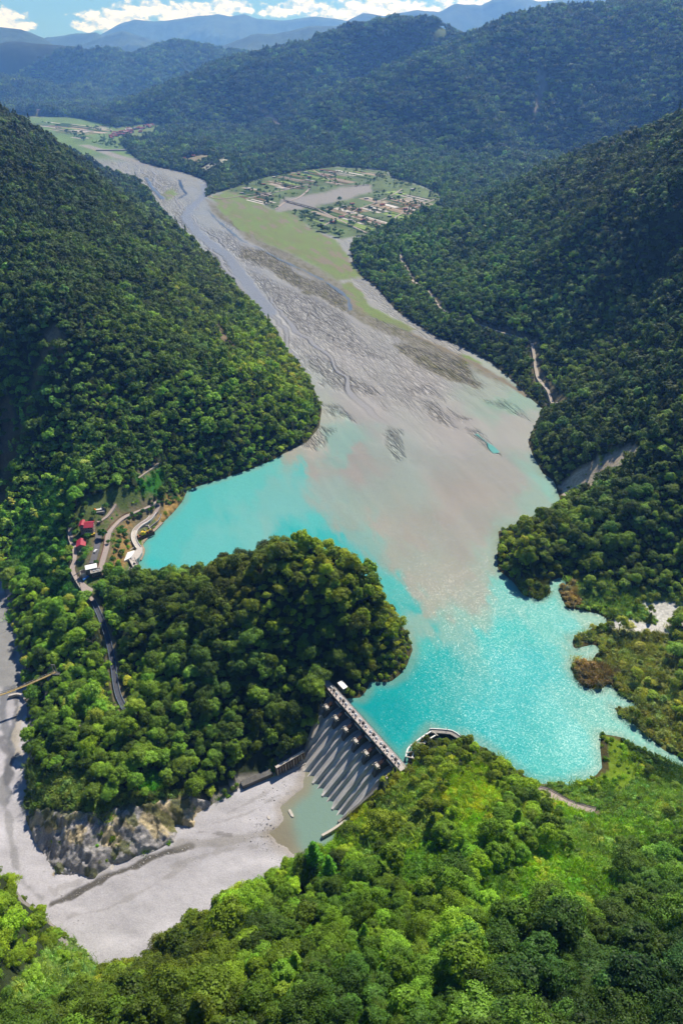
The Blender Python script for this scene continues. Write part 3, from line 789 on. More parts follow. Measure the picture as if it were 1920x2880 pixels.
    water *= 1 - np.maximum(fm, np.maximum(up, trib))
    dry = np.maximum(dry, np.maximum(fm, up))
    # shallows along the banks
    d = sdf(P, RES)
    sh = sstep(-11, -1, d + 3 * fbm(X / 20, Y / 20, 90, 3)) * sstep(1250, 1350, py) * 0.45
    col = col * (1 - sh[:, None]) + alb(150, 165, 140)[None] * sh[:, None]
    return col, np.stack((s, q, np.zeros(n)), -1), np.stack((brd, water, dry), -1)
FARM = [(640,540),(660,520),(720,505),(780,470),(880,470),(960,468),(1085,480),(1100,500),(1175,520),(1232,545),(1240,575),(1195,598),(1120,630),(1050,655),(960,672),(880,645),(830,605),(760,585),(700,545)]
TRIB = [(800,562),(870,548),(960,530),(1040,522),(1045,540),(980,560),(900,578),(830,590),(775,600)]
NC, NRW = 980, 620
fa = np.linspace(R(-33), R(41), NC)
rowpy = np.linspace(330, 2290, NRW)
fr = []
for p in rowpy:
    fr.append(on_floor(960, p)[1])
fr = np.array(fr)
FX = (fr[:, None] * np.tan(fa)[None]).ravel()
FY = (fr[:, None] * np.ones(NC)[None]).ravel()
FF = grid_faces(NRW, NC)
keepv = sdf(np.stack((FX, FY), -1), RES) < 4
FF = FF[keepv[FF].any(1)]
u, FF = compact(None, FF)
FX, FY = FX[u], FY[u]
fcol, fflow, fmask = floor_attrs(FX, FY)
FZ = zf(FY) + 0.0
fpy = proj(FX, FY, FZ)[1]
isw = fpy[FF].mean(1) > 1262
for nm, sel in (('water', isw), ('riverbed', ~isw)):
    uu, G_ = compact(None, FF[sel])
    o = mesh_np(nm, np.stack((FX, FY, FZ), -1)[uu], G_, M_FLOOR, True,
                {'Col': ('FLOAT_COLOR', 'POINT', fcol[uu]), 'flow': ('FLOAT_VECTOR', 'POINT', fflow[uu]), 'mask': ('FLOAT_VECTOR', 'POINT', fmask[uu])})
    o['kind'] = 'structure'

# ------------------------------------------------------------------ gravel bed and pool below the dam
gx, gy = np.meshgrid(np.arange(-515, 14, 1.0), np.arange(166, 600, 1.0))
GXr, GYr = gx.ravel(), gy.ravel()
GF = grid_faces(*gx.shape)
kv = sdf(np.stack((GXr, GYr), -1), GORGE) < 5
GF = GF[kv[GF].any(1)]
u, GF = compact(None, GF)
GXr, GYr = GXr[u], GYr[u]
POOL = [at_z(*p, GZ)[:2] for p in ((840,2110),(853,2143),(859,2183),(846,2220),(808,2251),(790,2272),(799,2300),(784,2324),(759,2342),(778,2367),(816,2395),(860,2440))] + [np.array(p) for p in ((-14, 222), (10, 252), (14, 290), (-4, 318))]
GP = np.stack((GXr, GYr), -1)
dpool = sdf(GP, POOL) + 1.2 * fbm(GXr / 7, GYr / 7, 12, 3)
gz = GZ + 0.25 + 1.0 * np.clip(dpool / 25, 0, 1) + 0.5 * fbm(GXr / 22, GYr / 13, 14, 4) + 0.14 * fbm(GXr / 3, GYr / 3, 15, 3)
gz = np.where(dpool < 0, GZ - 0.1 + np.maximum(dpool, -6) * 0.25, gz)
gcol = np.empty((len(GXr), 3)); gcol[:] = alb(206, 203, 209)
gcol *= (1 + 0.26 * fbm(GXr / 26, GYr / 10, 16, 6))[:, None]
gpx, gpy, _ = proj(GXr, GYr, gz)
def gline(L, w, c, st=1.0, wob=2.0):
    global gcol
    d = dist_line(GP, [at_z(*p, GZ)[:2] for p in L]) + wob * fbm(GXr / 8, GYr / 8, 19, 3)
    m = sstep(w, w * 0.4, d) * st
    gcol = gcol * (1 - m[:, None]) + np.asarray(c)[None] * m[:, None]
    return m
STREAM = [(147,2546),(175,2536),(202,2524),(230,2508),(257,2492),(290,2476),(318,2462),(380,2440),(429,2412),(484,2398),(540,2384)]
ms = gline(STREAM, 2.8, alb(92, 88, 80), 0.9, 2.2)
gz -= ms * 0.5
gline([(502,2378),(560,2376),(625,2373),(690,2360),(735,2349),(770,2342)], 4.5, alb(158, 153, 146), 0.55)
gline([(560,2342),(620,2348),(650,2352)], 1.2, alb(130, 126, 124), 0.6)
for q_ in ([(170,2500),(260,2470),(330,2440)], [(200,2580),(300,2560),(420,2500),(520,2440)], [(480,2440),(600,2400),(720,2378)], [(120,2480),(160,2520)], [(640,2290),(720,2250),(800,2200)], [(600,2320),(700,2290),(780,2240)]):
    gline(q_, 1.6, alb(168, 164, 162), 0.5, 3.0)
wet = sstep(9, 0, dpool) * (dpool > -2)
gcol = gcol * (1 - 0.5 * wet[:, None]) + 0.5 * alb(165, 152, 130)[None] * wet[:, None]
# the side river along the left edge: grey water threads and dark silt
for L_, w, c, st in [([(10,1690),(14,1800),(20,1880),(40,1935)], 15, (160, 160, 158), 0.9), ([(20,1940),(5,2010),(22,2060),(40,2120),(15,2200),(20,2260)], 4.5, (140, 142, 148), 0.9),
                     ([(40,1935),(52,1990),(38,2060),(30,2100)], 3.0, (120, 122, 126), 0.8), ([(0,2080),(30,2130),(24,2200)], 5, (120, 120, 124), 0.8),
                     ([(0,2200),(30,2330),(40,2420),(70,2490),(120,2530)], 3.0, (168, 166, 168), 0.8), ([(60,1985),(45,2080),(62,2140)], 3.0, (205, 195, 178), 0.7)]:
    gline(L_, w, alb(*c), st, 3.0)
bed = mesh_np('riverbed', np.stack((GXr, GYr, gz), -1), GF, vcol_mat('gravel', ((0.05, 0.10), (0.9, 0.12)), 0.9, 0.25, 1.1), True, {'Col': ('FLOAT_COLOR', 'POINT', np.clip(gcol, 0.01, 0.9))})
bed['kind'] = 'structure'
pm, t_, b_, N_, L_ = new_mat('pool_water')
at_ = N_('ShaderNodeAttribute', attribute_name='Col')
L_(at_.outputs['Color'], b_.inputs['Base Color'])
b_.inputs['Roughness'].default_value = 0.1
b_.inputs['IOR'].default_value = 1.33
nz_ = N_('ShaderNodeTexNoise'); nz_.inputs['Scale'].default_value = 0.5
bp_ = N_('ShaderNodeBump'); bp_.inputs['Distance'].default_value = 0.25; bp_.inputs['Strength'].default_value = 0.5
tc_ = N_('ShaderNodeTexCoord'); L_(tc_.outputs['Object'], nz_.inputs['Vector'])
L_(nz_.outputs['Fac'], bp_.inputs['Height']); L_(bp_.outputs[0], b_.inputs['Normal'])
sel = (dpool < 3)[GF].any(1)
uu, PF = compact(None, GF[sel])
pc = np.empty((len(uu), 3)); pc[:] = alb(142, 172, 160)
mm = sstep(-12, -1, dpool[uu])[:, None]
pc = pc * (1 - mm) + alb(160, 158, 138)[None] * mm
br = sstep(70, 20, np.hypot(gpx[uu] - 790, (gpy[uu] - 2360)))[:, None] * 0.8
pc = pc * (1 - br) + alb(150, 142, 122)[None] * br
pool = mesh_np('water', np.stack((GXr[uu], GYr[uu], np.full(len(uu), GZ)), -1), PF, pm, True, {'Col': ('FLOAT_COLOR', 'POINT', pc)})
pool['kind'] = 'structure'

# ------------------------------------------------------------------ vegetation: leaf clumps, crowns, instances
def leaf_material():
    m, t, b, N, L = new_mat('leaves')
    ti = N('ShaderNodeAttribute', attribute_name='tint', attribute_type='INSTANCER')
    sh = N('ShaderNodeAttribute', attribute_name='shade')
    oi = N('ShaderNodeObjectInfo')
    mr = N('ShaderNodeMapRange')
    L(oi.outputs['Random'], mr.inputs[0])
    mr.inputs[3].default_value, mr.inputs[4].default_value = 0.8, 1.2
    mu = N('ShaderNodeMath', operation='MULTIPLY')
    L(mr.outputs[0], mu.inputs[0])
    L(sh.outputs['Fac'], mu.inputs[1])
    sc = N('ShaderNodeVectorMath', operation='SCALE')
    L(ti.outputs['Color'], sc.inputs[0])
    L(mu.outputs[0], sc.inputs['Scale'])
    b.inputs['Roughness'].default_value = 0.55
    b.inputs['Specular IOR Level'].default_value = 0.22
    L(sc.outputs[0], b.inputs['Base Color'])
    tr = N('ShaderNodeBsdfTranslucent')
    wy = N('ShaderNodeVectorMath', operation='MULTIPLY')
    wy.inputs[1].default_value = (1.25, 1.35, 0.5)
    L(sc.outputs[0], wy.inputs[0])
    L(wy.outputs[0], tr.inputs['Color'])
    mx = N('ShaderNodeMixShader')
    mx.inputs[0].default_value = 0.22
    L(b.outputs[0], mx.inputs[1])
    L(tr.outputs[0], mx.inputs[2])
    L(mx.outputs[0], t.nodes['Material Output'].inputs['Surface'])
    return m
M_LEAF = leaf_material()
M_BARK = plain('bark', (0.11, 0.085, 0.06), 0.9, 0.3, 1.5)

def unit(v): return v / (np.linalg.norm(v, axis=-1, keepdims=True) + 1e-9)
def leaf_quads(Cn, Nn, size, g, aspect=0.75):
    n = len(Cn)
    r = unit(g.normal(size=(n, 3)))
    tt = unit(np.cross(Nn, r))
    bt = np.cross(Nn, tt)
    s = size * g.uniform(0.65, 1.35, (n, 1))
    a, b = tt * s * 0.5, bt * s * 0.5 * aspect
    bend = Nn * s * 0.12
    V = np.stack((Cn - a - b * 0.6, Cn + a * 0.2 - b - bend, Cn + a + b * 0.5, Cn - a * 0.3 + b - bend), 1).reshape(-1, 3)
    return V, np.arange(4 * n).reshape(n, 4)
def crown_geo(g, rad, ht, base, nclump, nleaf, leaf, style='round', jit=0.55):
    """leaf clumps spread through a dome: returns verts, quads, shade per face"""
    CV, SH = [], []
    cen, nor, shd = [], [], []
    for k in range(nclump):
        if style == 'cone':
            f = (k + g.uniform(0, 1)) / nclump
            z = base + ht * f
            rr = rad * (1 - f) ** 0.85 * g.uniform(0.35, 0.95) + 0.15
            a = k * 2.4 + g.uniform(-0.4, 0.4)
            c = np.array((rr * math.cos(a), rr * math.sin(a), z - 0.25 * rr))
            rc = rad * (0.42 - 0.27 * f) * g.uniform(0.8, 1.2)
            sq = 0.55
        else:
            d = unit(g.normal(size=3))
            d[2] = abs(d[2]) * 1.0 - 0.22
            f = g.uniform(0.45, 0.9) if style != 'open' else g.uniform(0.55, 1.0)
            lob = 1 + 0.22 * math.sin(3 * math.atan2(d[1], d[0]) + rad) + g.uniform(-0.1, 0.15)
            c = np.array((d[0] * rad * f * lob, d[1] * rad * f * lob, base + ht * 0.42 + d[2] * ht * 0.55 * f))
            rc = rad * g.uniform(0.17, 0.36)
            sq = 0.8
        d = unit(g.normal(size=(nleaf, 3)))
        d[:, 2] = np.where(d[:, 2] < -0.35, -d[:, 2], d[:, 2])
        p = c + d * rc * g.uniform(0.6, 1.12, (nleaf, 1)) * np.array((1, 1, sq))
        out = unit(c - np.array((0, 0, base + ht * 0.25)))
        cen.append(p)
        nor.append(unit(d + 0.45 * out + np.array((0, 0, 0.25)) + g.normal(size=(nleaf, 3)) * jit))
        shd.append(g.uniform(0.78, 1.2) * g.uniform(0.72, 1.3, nleaf))
    V, F = leaf_quads(np.concatenate(cen), np.concatenate(nor), leaf, g)
    return V, F, np.concatenate(shd)
def tube(pts, rads, seg=6):
    V, F = [], []
    pts = [np.asarray(p, float) for p in pts]
    for i, (p, r) in enumerate(zip(pts, rads)):
        d = unit((pts[min(i + 1, len(pts) - 1)] - pts[max(i - 1, 0)])[None])[0]
        a = unit(np.cross(d, (0.31, 0.95, 0.1) if abs(d[1]) < 0.9 else (1, 0, 0))[None])[0]
        b = np.cross(d, a)
        for k in range(seg):
            t = 2 * math.pi * k / seg
            V.append(p + r * (a * math.cos(t) + b * math.sin(t)))
    for i in range(len(pts) - 1):
        for k in range(seg):
            k2 = (k + 1) % seg
            F.append((i * seg + k, i * seg + k2, (i + 1) * seg + k2, (i + 1) * seg + k))
    return np.array(V), np.array(F)
def trunk_geo(g, rad, ht, base, cone=False):
    Vs, Fs, o = [], [], 0
    lean = g.normal(size=2) * 0.35
    top = base + ht * (0.95 if cone else 0.6)
    def add(p, r):
        nonlocal o
        V, F = tube(p, r)
        Vs.append(V); Fs.append(F + o); o += len(V)
    add([(0, 0, -2.5), (lean[0] * .3, lean[1] * .3, base * 0.6), (lean[0], lean[1], top * 0.6), (lean[0] * 1.3, lean[1] * 1.3, top)], [0.38, 0.3, 0.2, 0.05])
    if not cone:
        for k in range(5):
            a = k * 1.257 + g.uniform(-.3, .3)
            z0 = base * 0.8 + k * 0.5
            q = rad * g.uniform(0.45, 0.75)
            add([(lean[0] * .6, lean[1] * .6, z0), (q * .5 * math.cos(a), q * .5 * math.sin(a), z0 + 1.5), (q * math.cos(a), q * math.sin(a), z0 + ht * 0.38)], [0.15, 0.1, 0.03])
    return np.concatenate(Vs), np.concatenate(Fs)
PROTO = bpy.data.collections.new('plant_types')     # never linked to the scene: only a source of copies
def proto_obj(name, parts):
    """parts: (V, F, shade or None, material)"""
    Vs, Fs, S, MI, o = [], [], [], [], 0
    mats = []
    for V, F, s, m in parts:
        if m not in mats: mats.append(m)
        Vs.append(V); Fs.append(F + o); o += len(V)
        S.append(np.ones(len(F)) if s is None else s)
        MI.append(np.full(len(F), mats.index(m)))
    ob = mesh_np(name, np.concatenate(Vs), np.concatenate(Fs), None, False, {'shade': ('FLOAT', 'FACE', np.concatenate(S))})
    for m in mats: ob.data.materials.append(m)
    ob.data.polygons.foreach_set('material_index', np.concatenate(MI).astype(np.int32))
    COL.objects.unlink(ob)
    PROTO.objects.link(ob)
    return ob
g0 = np.random.default_rng(3)
NEARP = []      # (crown mesh data, trunk mesh data) used by single trees too
TYPES = {}
def crown_mesh(name, V, F, s):
    ob = mesh_np(name, V, F, M_LEAF, False, {'shade': ('FLOAT', 'FACE', s)})
    me = ob.data
    bpy.data.objects.remove(ob)
    return me
def trunk_mesh(name, V, F):
    ob = mesh_np(name, V, F, M_BARK, True)
    me = ob.data
    bpy.data.objects.remove(ob)
    return me
idx = 0
for k in range(8):      # near broadleaf
    rad, ht, base = g0.uniform(3.9, 6.4), g0.uniform(7.0, 12.5), g0.uniform(2.5, 4.5)
    cv = crown_geo(g0, rad, ht, base, int(g0.uniform(44, 78)), 105, g0.uniform(0.42, 0.66), 'round' if k % 3 else 'open', 0.5)
    tv = trunk_geo(g0, rad, ht, base)
    NEARP.append((crown_mesh('crown', *cv), trunk_mesh('trunk', *tv)))
    proto_obj('type_%02d_near' % idx, [(cv[0], cv[1], cv[2], M_LEAF), (tv[0], tv[1], None, M_BARK)])
    TYPES.setdefault('near', []).append(idx); idx += 1
CONEP = []
for k in range(2):      # near conifer
    rad, ht, base = g0.uniform(3.9, 4.6), g0.uniform(13, 15), 1.0
    cv = crown_geo(g0, rad, ht, base, 60, 70, 0.55, 'cone', 0.5)
    tv = trunk_geo(g0, rad, ht, base, True)
    CONEP.append((crown_mesh('crown', *cv), trunk_mesh('trunk', *tv)))
    proto_obj('type_%02d_conifer' % idx, [(cv[0], cv[1], cv[2], M_LEAF), (tv[0], tv[1], None, M_BARK)])
    TYPES.setdefault('cone', []).append(idx); idx += 1
for k in range(7):      # middle distance broadleaf
    rad, ht, base = g0.uniform(4.4, 6.2), g0.uniform(7.5, 10.5), g0.uniform(2.0, 3.5)
    cv = crown_geo(g0, rad, ht, base, 30, 32, 1.05, 'round' if k % 3 else 'open', 0.4)
    proto_obj('type_%02d_mid' % idx, [(cv[0], cv[1], cv[2], M_LEAF)])
    TYPES.setdefault('mid', []).append(idx); idx += 1
for k, (rad, ht, base, nc, st) in enumerate(((3.2, 12.5, 2.5, 26, 'round'), (2.8, 14.0, 2.0, 26, 'cone'), (7.0, 6.5, 3.5, 34, 'open'), (7.6, 7.5, 3.0, 38, 'round'), (4.0, 11.0, 3.0, 16, 'open'))):
    cv = crown_geo(g0, rad, ht, base, nc, 32, 1.05, st, 0.45)
    proto_obj('type_%02d_mid' % idx, [(cv[0], cv[1], cv[2], M_LEAF)])
    TYPES['mid'].append(idx); idx += 1
for k in range(6):      # far wood: a patch of crowns each
    Vs, Fs, Ss, o = [], [], [], 0
    for q in range(12):
        a, r = g0.uniform(0, 6.28), 14 * math.sqrt(g0.uniform(0, 1))
        rad, ht = g0.uniform(4.5, 7.0), g0.uniform(12, 22)
        V, F, s = crown_geo(g0, rad, ht, 2.0, 8, 13, 3.0, 'round', 0.35)
        Vs.append(V + np.array((r * math.cos(a), r * math.sin(a), g0.uniform(-1, 1)))); Fs.append(F + o); o += len(V); Ss.append(s * g0.uniform(0.7, 1.3))
    proto_obj('type_%02d_far' % idx, [(np.concatenate(Vs), np.concatenate(Fs), np.concatenate(Ss), M_LEAF)])
    TYPES.setdefault('far', []).append(idx); idx += 1
for k in range(4):      # shrubs and tall grass
    V, F, s = crown_geo(g0, 1.9, 2.4, 0.0, 12, 45, 0.5, 'round', 0.6)
    n = 60
    c = np.stack((g0.normal(size=n) * 0.9, g0.normal(size=n) * 0.9, g0.uniform(0.6, 1.6, n)), -1)
    nn = unit(np.stack((g0.normal(size=n), g0.normal(size=n), g0.normal(size=n) * 0.3), -1))
    t = unit(np.stack((g0.normal(size=n) * .35, g0.normal(size=n) * .35, np.ones(n)), -1))
    w = np.cross(nn, t) * 0.10
    bl = np.stack((c - t - w, c - t + w, c + t * 1.3 + w * .3, c + t * 1.3 - w * .3), 1).reshape(-1, 3)
    parts = [(V, F, s, M_LEAF), (bl, np.arange(4 * n).reshape(n, 4), np.full(n, 1.5), M_LEAF)]
    if k == 3: parts = [(bl * np.array((1.8, 1.8, 1.1)), np.arange(4 * n).reshape(n, 4), np.full(n, 1.3), M_LEAF), (V * .6, F, s, M_LEAF)]
    proto_obj('type_%02d_shrub' % idx, parts)
    TYPES.setdefault('shrub', []).append(idx); idx += 1
V, F, s = crown_geo(g0, 2.0, 2.2, 0.0, 8, 16, 1.1, 'round', 0.5)
proto_obj('type_%02d_bush' % idx, [(V, F, s, M_LEAF)]); TYPES['bush'] = [idx]; idx += 1

def instance_object(name, pts, rot, scl, ids, tint):
    o = mesh_np(name, pts, np.zeros((0, 3), int), None, False, {'rot': ('FLOAT_VECTOR', 'POINT', rot), 'scl': ('FLOAT_VECTOR', 'POINT', scl),
                'pid': ('FLOAT', 'POINT', ids), 'tint': ('FLOAT_COLOR', 'POINT', tint)}) if len(pts) else None
    ng = bpy.data.node_groups.new(name, 'GeometryNodeTree')
    ng.interface.new_socket('Geometry', in_out='INPUT', socket_type='NodeSocketGeometry')
    ng.interface.new_socket('Geometry', in_out='OUTPUT', socket_type='NodeSocketGeometry')
    N = lambda ty: ng.nodes.new(ty)
    gi, go, ip, ci = N('NodeGroupInput'), N('NodeGroupOutput'), N('GeometryNodeInstanceOnPoints'), N('GeometryNodeCollectionInfo')
    ci.inputs['Collection'].default_value = PROTO
    ci.inputs['Separate Children'].default_value = True
    ci.inputs['Reset Children'].default_value = True
    def na(an, ty):
        n = N('GeometryNodeInputNamedAttribute')
        n.data_type = ty
        n.inputs['Name'].default_value = an
        return n.outputs['Attribute']
    e2r = N('FunctionNodeEulerToRotation')
    f2i = N('FunctionNodeFloatToInt')
    L = ng.links.new
    L(gi.outputs[0], ip.inputs['Points'])
    L(ci.outputs[0], ip.inputs['Instance'])
    ip.inputs['Pick Instance'].default_value = True
    L(na('pid', 'FLOAT'), f2i.inputs[0])
    L(f2i.outputs[0], ip.inputs['Instance Index'])
    L(na('rot', 'FLOAT_VECTOR'), e2r.inputs[0])
    L(e2r.outputs[0], ip.inputs['Rotation'])
    L(na('scl', 'FLOAT_VECTOR'), ip.inputs['Scale'])
    L(ip.outputs[0], go.inputs[0])
    md = o.modifiers.new('scatter', 'NODES')
    md.node_group = ng
    o['kind'] = 'stuff'
    return o

# ------------------------------------------------------------------ where trees stand
DAM_L, DAM_U, DAM_D = np.array((-7.0, 358.0)), np.array((0.573, -0.819)), np.array((-0.819, -0.573))
def dam_clear(P):
    q = P - DAM_L
    u, s = q @ DAM_U, q @ DAM_D
    f = np.clip((s - 3) / 40, 0, 1)
    return (u > 25.5 * f - 2) & (u < 87.5 - 10.5 * f) & (s > -4) & (s < 47)
CLEAR = []     # filled by buildings: (x, y, radius)
for p, r in (((250,1480),13),((232,1525),9),((258,1605),17),((232,1630),12),((405,1500),13),((385,1600),12),((420,1600),9),((372,1535),6),((395,1560),7),((280,1435),9),((965,1925),8),((915,1905),3)):
    h_ = hit(*p)
    CLEAR.append((h_[0], h_[1], r))
for p, z, r in (((1150,2110),6,5),((1180,2082),6,5),((1215,2062),6,6),((1260,2066),6,6),((700,2210),-40,9),((730,2195),-40,9)):
    h_ = at_z(*p, z)
    CLEAR.append((h_[0], h_[1], r))
def jgrid(sp, r0, r1, seed):
    g = np.random.default_rng(seed)
    xm = r1 * 0.95 if r1 < 700 else r1 * 0.62
    x, y = np.meshgrid(np.arange(-xm, xm, sp), np.arange(-20 if r1 < 700 else 0, r1, sp * 0.866))
    x = x + (np.arange(x.shape[0]) % 2)[:, None] * sp * 0.5
    x, y = x.ravel(), y.ravel()
    r = np.hypot(x, y)
    a = (r >= r0) & (r < r1)
    x, y = x[a], y[a]
    j = 0.36 if r1 < 1600 else 0.6
    x = x + g.uniform(-j, j, len(x)) * sp
    y = y + g.uniform(-j, j, len(y)) * sp
    return x, y, g
TINTS = [(150,500,(30,50,20)),(0,400,(30,48,22)),(300,700,(36,58,22)),(150,900,(34,56,24)),(600,800,(44,64,20)),(500,1000,(42,66,22)),(750,1050,(56,84,18)),(850,1150,(58,86,16)),(600,1250,(48,76,22)),(300,1200,(40,66,24)),
 (100,1200,(52,82,28)),(100,1500,(58,100,32)),(200,1800,(52,84,24)),(450,1750,(40,62,20)),(700,1650,(46,62,18)),(900,1600,(62,84,14)),(1050,1750,(54,74,14)),(650,1900,(34,58,22)),(300,2000,(56,88,26)),(150,2100,(58,92,26)),(850,1850,(40,66,20)),
 (1150,2250,(88,112,28)),(1300,2200,(74,104,22)),(1300,2400,(72,118,26)),(1500,2400,(72,112,30)),(1000,2500,(66,112,28)),(800,2600,(56,92,24)),(500,2750,(70,96,24)),(100,2600,(78,116,28)),(100,2850,(66,104,32)),(960,2850,(42,78,30)),(1500,2750,(44,82,34)),
 (1850,2850,(40,76,34)),(1850,2500,(60,100,34)),(1800,2250,(58,90,32)),(700,2450,(70,108,22)),(1550,1530,(46,66,16)),(1750,1500,(40,66,28)),(1850,1200,(40,62,28)),(1600,1150,(38,58,24)),(1500,800,(40,66,30)),(1300,780,(46,72,30)),(1800,700,(34,54,28)),(1100,650,(44,72,30)),
 (1700,500,(34,52,22)),(1500,300,(40,66,30)),(1000,300,(40,66,30)),(700,400,(36,60,28)),(500,200,(40,66,32)),(100,200,(40,64,32)),(1850,150,(42,68,34)),(1750,1800,(70,96,34)),(1780,2130,(80,110,30))]
tp_ = [(x, y, lin(c) * np.array((1.50, 1.06, 0.82)) * (3.7 if y <= 480 else 3.7 if y < 2100 else 1.9 if y < 2480 else 1.2)) for x, y, c in TINTS]
PTS = {'forest': [], 'undergrowth': []}
def put(kind, x, y, z, rz, s, sz, ids, tint, tilt=None):
    n = len(x)
    rot = np.stack((np.zeros(n) if tilt is None else tilt[0], np.zeros(n) if tilt is None else tilt[1], rz), -1)
    PTS[kind].append((np.stack((x, y, z), -1), rot, np.stack((s, s, sz), -1), ids, tint))
NEAR_CAND = []
def treeable(x, y):
    z = height(x, y)
    px, py, dep = proj(x, y, z)
    fr = (px > -560) & (px < 2480) & (py > -150) & (py < 3700) & (dep > 20)
    x, y, z, px, py, dep = [a[fr] for a in (x, y, z, px, py, dep)]
    P = np.stack((x, y), -1)
    d1, d2 = sdf(P, RES), sdf(P, GORGE)
    ok = (d1 > 1.2) & (d2 > 3.0)
    ok &= ~dam_clear(P)
    for cx, cy_, r in CLEAR: ok &= (x - cx) ** 2 + (y - cy_) ** 2 > r * r
    for k, L_ in ROADS.items():
        h = HALF[k]
        ok &= dist_line(P, L_) > h + (3.6 if k.startswith('hill') or k in ('lane_down', 'shore_road') else 2.0)
        if k.startswith('hill') or k in ('lane_down', 'shore_road', 'bank_path'):     # verge kept open on the downhill side towards the valley
            ok &= dist_line(P + np.array((0.0, 5.0)), L_) > h + 3.2
    return [a[ok] for a in (x, y, z, px, py, dep, P)] + [np.minimum(d1, d2)[ok]]
BARESET = set(BARE) | set(GRASSY)
for sp, r0, r1, seed, ty in ((6.5, 60, 330, 1, 'near'), (5.3, 330, 640, 5, 'near'), (6.2, 640, 1550, 2, 'mid'), (9.0, 1550, 3300, 3, 'mid'), (19.0, 3300, 9500, 4, 'far')):
    x, y, g = jgrid(sp, r0, r1, seed)
    x, y, z, px, py, dep, P, dsh = treeable(x, y)
    zm_ = zone_masks(px, py, dep)
    dens = np.ones(len(x))
    for k in BARESET: dens[zm_[k]] = 0
    for k, v in DENS.items(): dens[zm_[k]] = np.minimum(dens[zm_[k]], v)
    if ty == 'near':        # open scrub patches on the near ridge
        op = fbm(x / 38, y / 38, 131, 3)
        ridge = (py > 2150) & (px > 900) & (py < 2560)
        dens = np.where(ridge, dens * sstep(0.32, -0.12, op), dens)
    a = g.uniform(size=len(x)) < dens
    x, y, z, px, py, dep, dsh = [q[a] for q in (x, y, z, px, py, dep, dsh)]
    n = len(x)
    tint = idw(px, py, tp_, 60, 1.6)
    pat = fbm(x / (sp * 6), y / (sp * 6), 141, 3)
    br = np.exp(g.normal(size=n) * 0.34 + 0.55 * pat)
    hue = np.clip(g.normal(size=n) * 0.5 + 0.6 * fbm(x / (sp * 5), y / (sp * 5), 143, 2), -1, 1)
    tint = tint * br[:, None] * np.stack((1 + 0.20 * hue, 1 + 0.05 * hue, 1 - 0.25 * hue), -1)
    tint = np.clip(tint, 0.006, 0.5)
    s = np.clip(np.exp(g.normal(size=n) * 0.34), 0.45, 1.9)
    pt = fbm(x / (sp * 11), y / (sp * 11), 161, 4)
    warm = sstep(0.14, 0.34, pt)
    tint = np.clip(tint * (1 + warm[:, None] * np.array((0.34, 0.28, 0.12))), 0.006, 0.5)
    s = s * (1 - 0.25 * warm)
    shore = sstep(0, 14, dsh)
    s = s * (0.62 + 0.38 * shore)
    if ty == 'mid': s = s * (0.75 if r0 < 1000 else 1.08)
    if ty == 'near': s = s * (0.86 if r0 < 300 else 0.70)
    if ty == 'far': s = s * np.clip(np.hypot(x, y) / 5500, 0.85, 1.3)
    sz = s * g.uniform(0.8, 1.5, n)
    ids = g.choice(TYPES[ty], n)
    if ty == 'near':
        con = g.uniform(size=n) < (0.03 if r0 < 300 else 0.004)
        ids = np.where(con, g.choice(TYPES['cone'], n), ids)
        tint[con] *= 0.85
    if ty == 'near':
        rdg = (px > 980) & (py < 2330) & (py > 2040)
        s = np.where(rdg, s * 0.62, s); sz = np.where(rdg, sz * 0.62, sz)
    rz = g.uniform(0, 6.28, n)
    if ty == 'near':
        NEAR_CAND.append((x, y, z, px, py, np.sqrt(x * x + y * y + (CAM_H - z) ** 2), rz, s, sz, ids, tint))
    else:
        put('forest', x, y, z - 0.6, rz, s, sz, ids, tint)

# single trees: the nearest in the picture; the rest of the wood is one mass
x, y, z, px, py, rng3, rz, s, sz, ids, tint = [np.concatenate(a) for a in zip(*NEAR_CAND)]
# a few trees the photograph singles out
extra = []
def special(px_, py_, typ, s_, col, sz_=None):
    p = hit(px_, py_)
    extra.append((p[0], p[1], p[2], px_, py_, 0.0, random.uniform(0, 6), s_, sz_ or s_, typ, lin(col) * 2.0))
special(884, 2462, TYPES['cone'][0], 1.7, (78, 128, 34), 2.3)
special(925, 2475, TYPES['cone'][1], 1.25, (74, 120, 32), 1.5)
E = [np.array([e[i] for e in extra]) for i in range(11)]
x, y, z, px, py, rng3, rz, s, sz, ids = [np.concatenate((e, a)) for e, a in zip(E[:10], (x, y, z, px, py, rng3, rz, s, sz, ids))]
tint = np.concatenate((E[10], tint))
inpic = (px > -40) & (px < 1960) & (py > 0) & (py < 2960)
order = np.argsort(np.where(inpic, rng3, 1e9))
single = set(order[:285].tolist())
rest = np.array([i for i in range(len(x)) if i not in single])
put('forest', x[rest], y[rest], z[rest] - 0.4, rz[rest], s[rest], sz[rest], ids[rest].astype(float), tint[rest])
def tag(o, label=None, cat=None, group=None, kind=None):
    if label: o['label'] = label
    if cat: o['category'] = cat
    if group: o['group'] = group
    if kind: o['kind'] = kind
    return o
def empty(name, loc, rz=0.0):
    o = bpy.data.objects.new(name, None)
    o.empty_display_size = 1
    COL.objects.link(o)
    o.location = tuple(float(v) for v in loc)
    o.rotation_euler = (0, 0, rz)
    return o
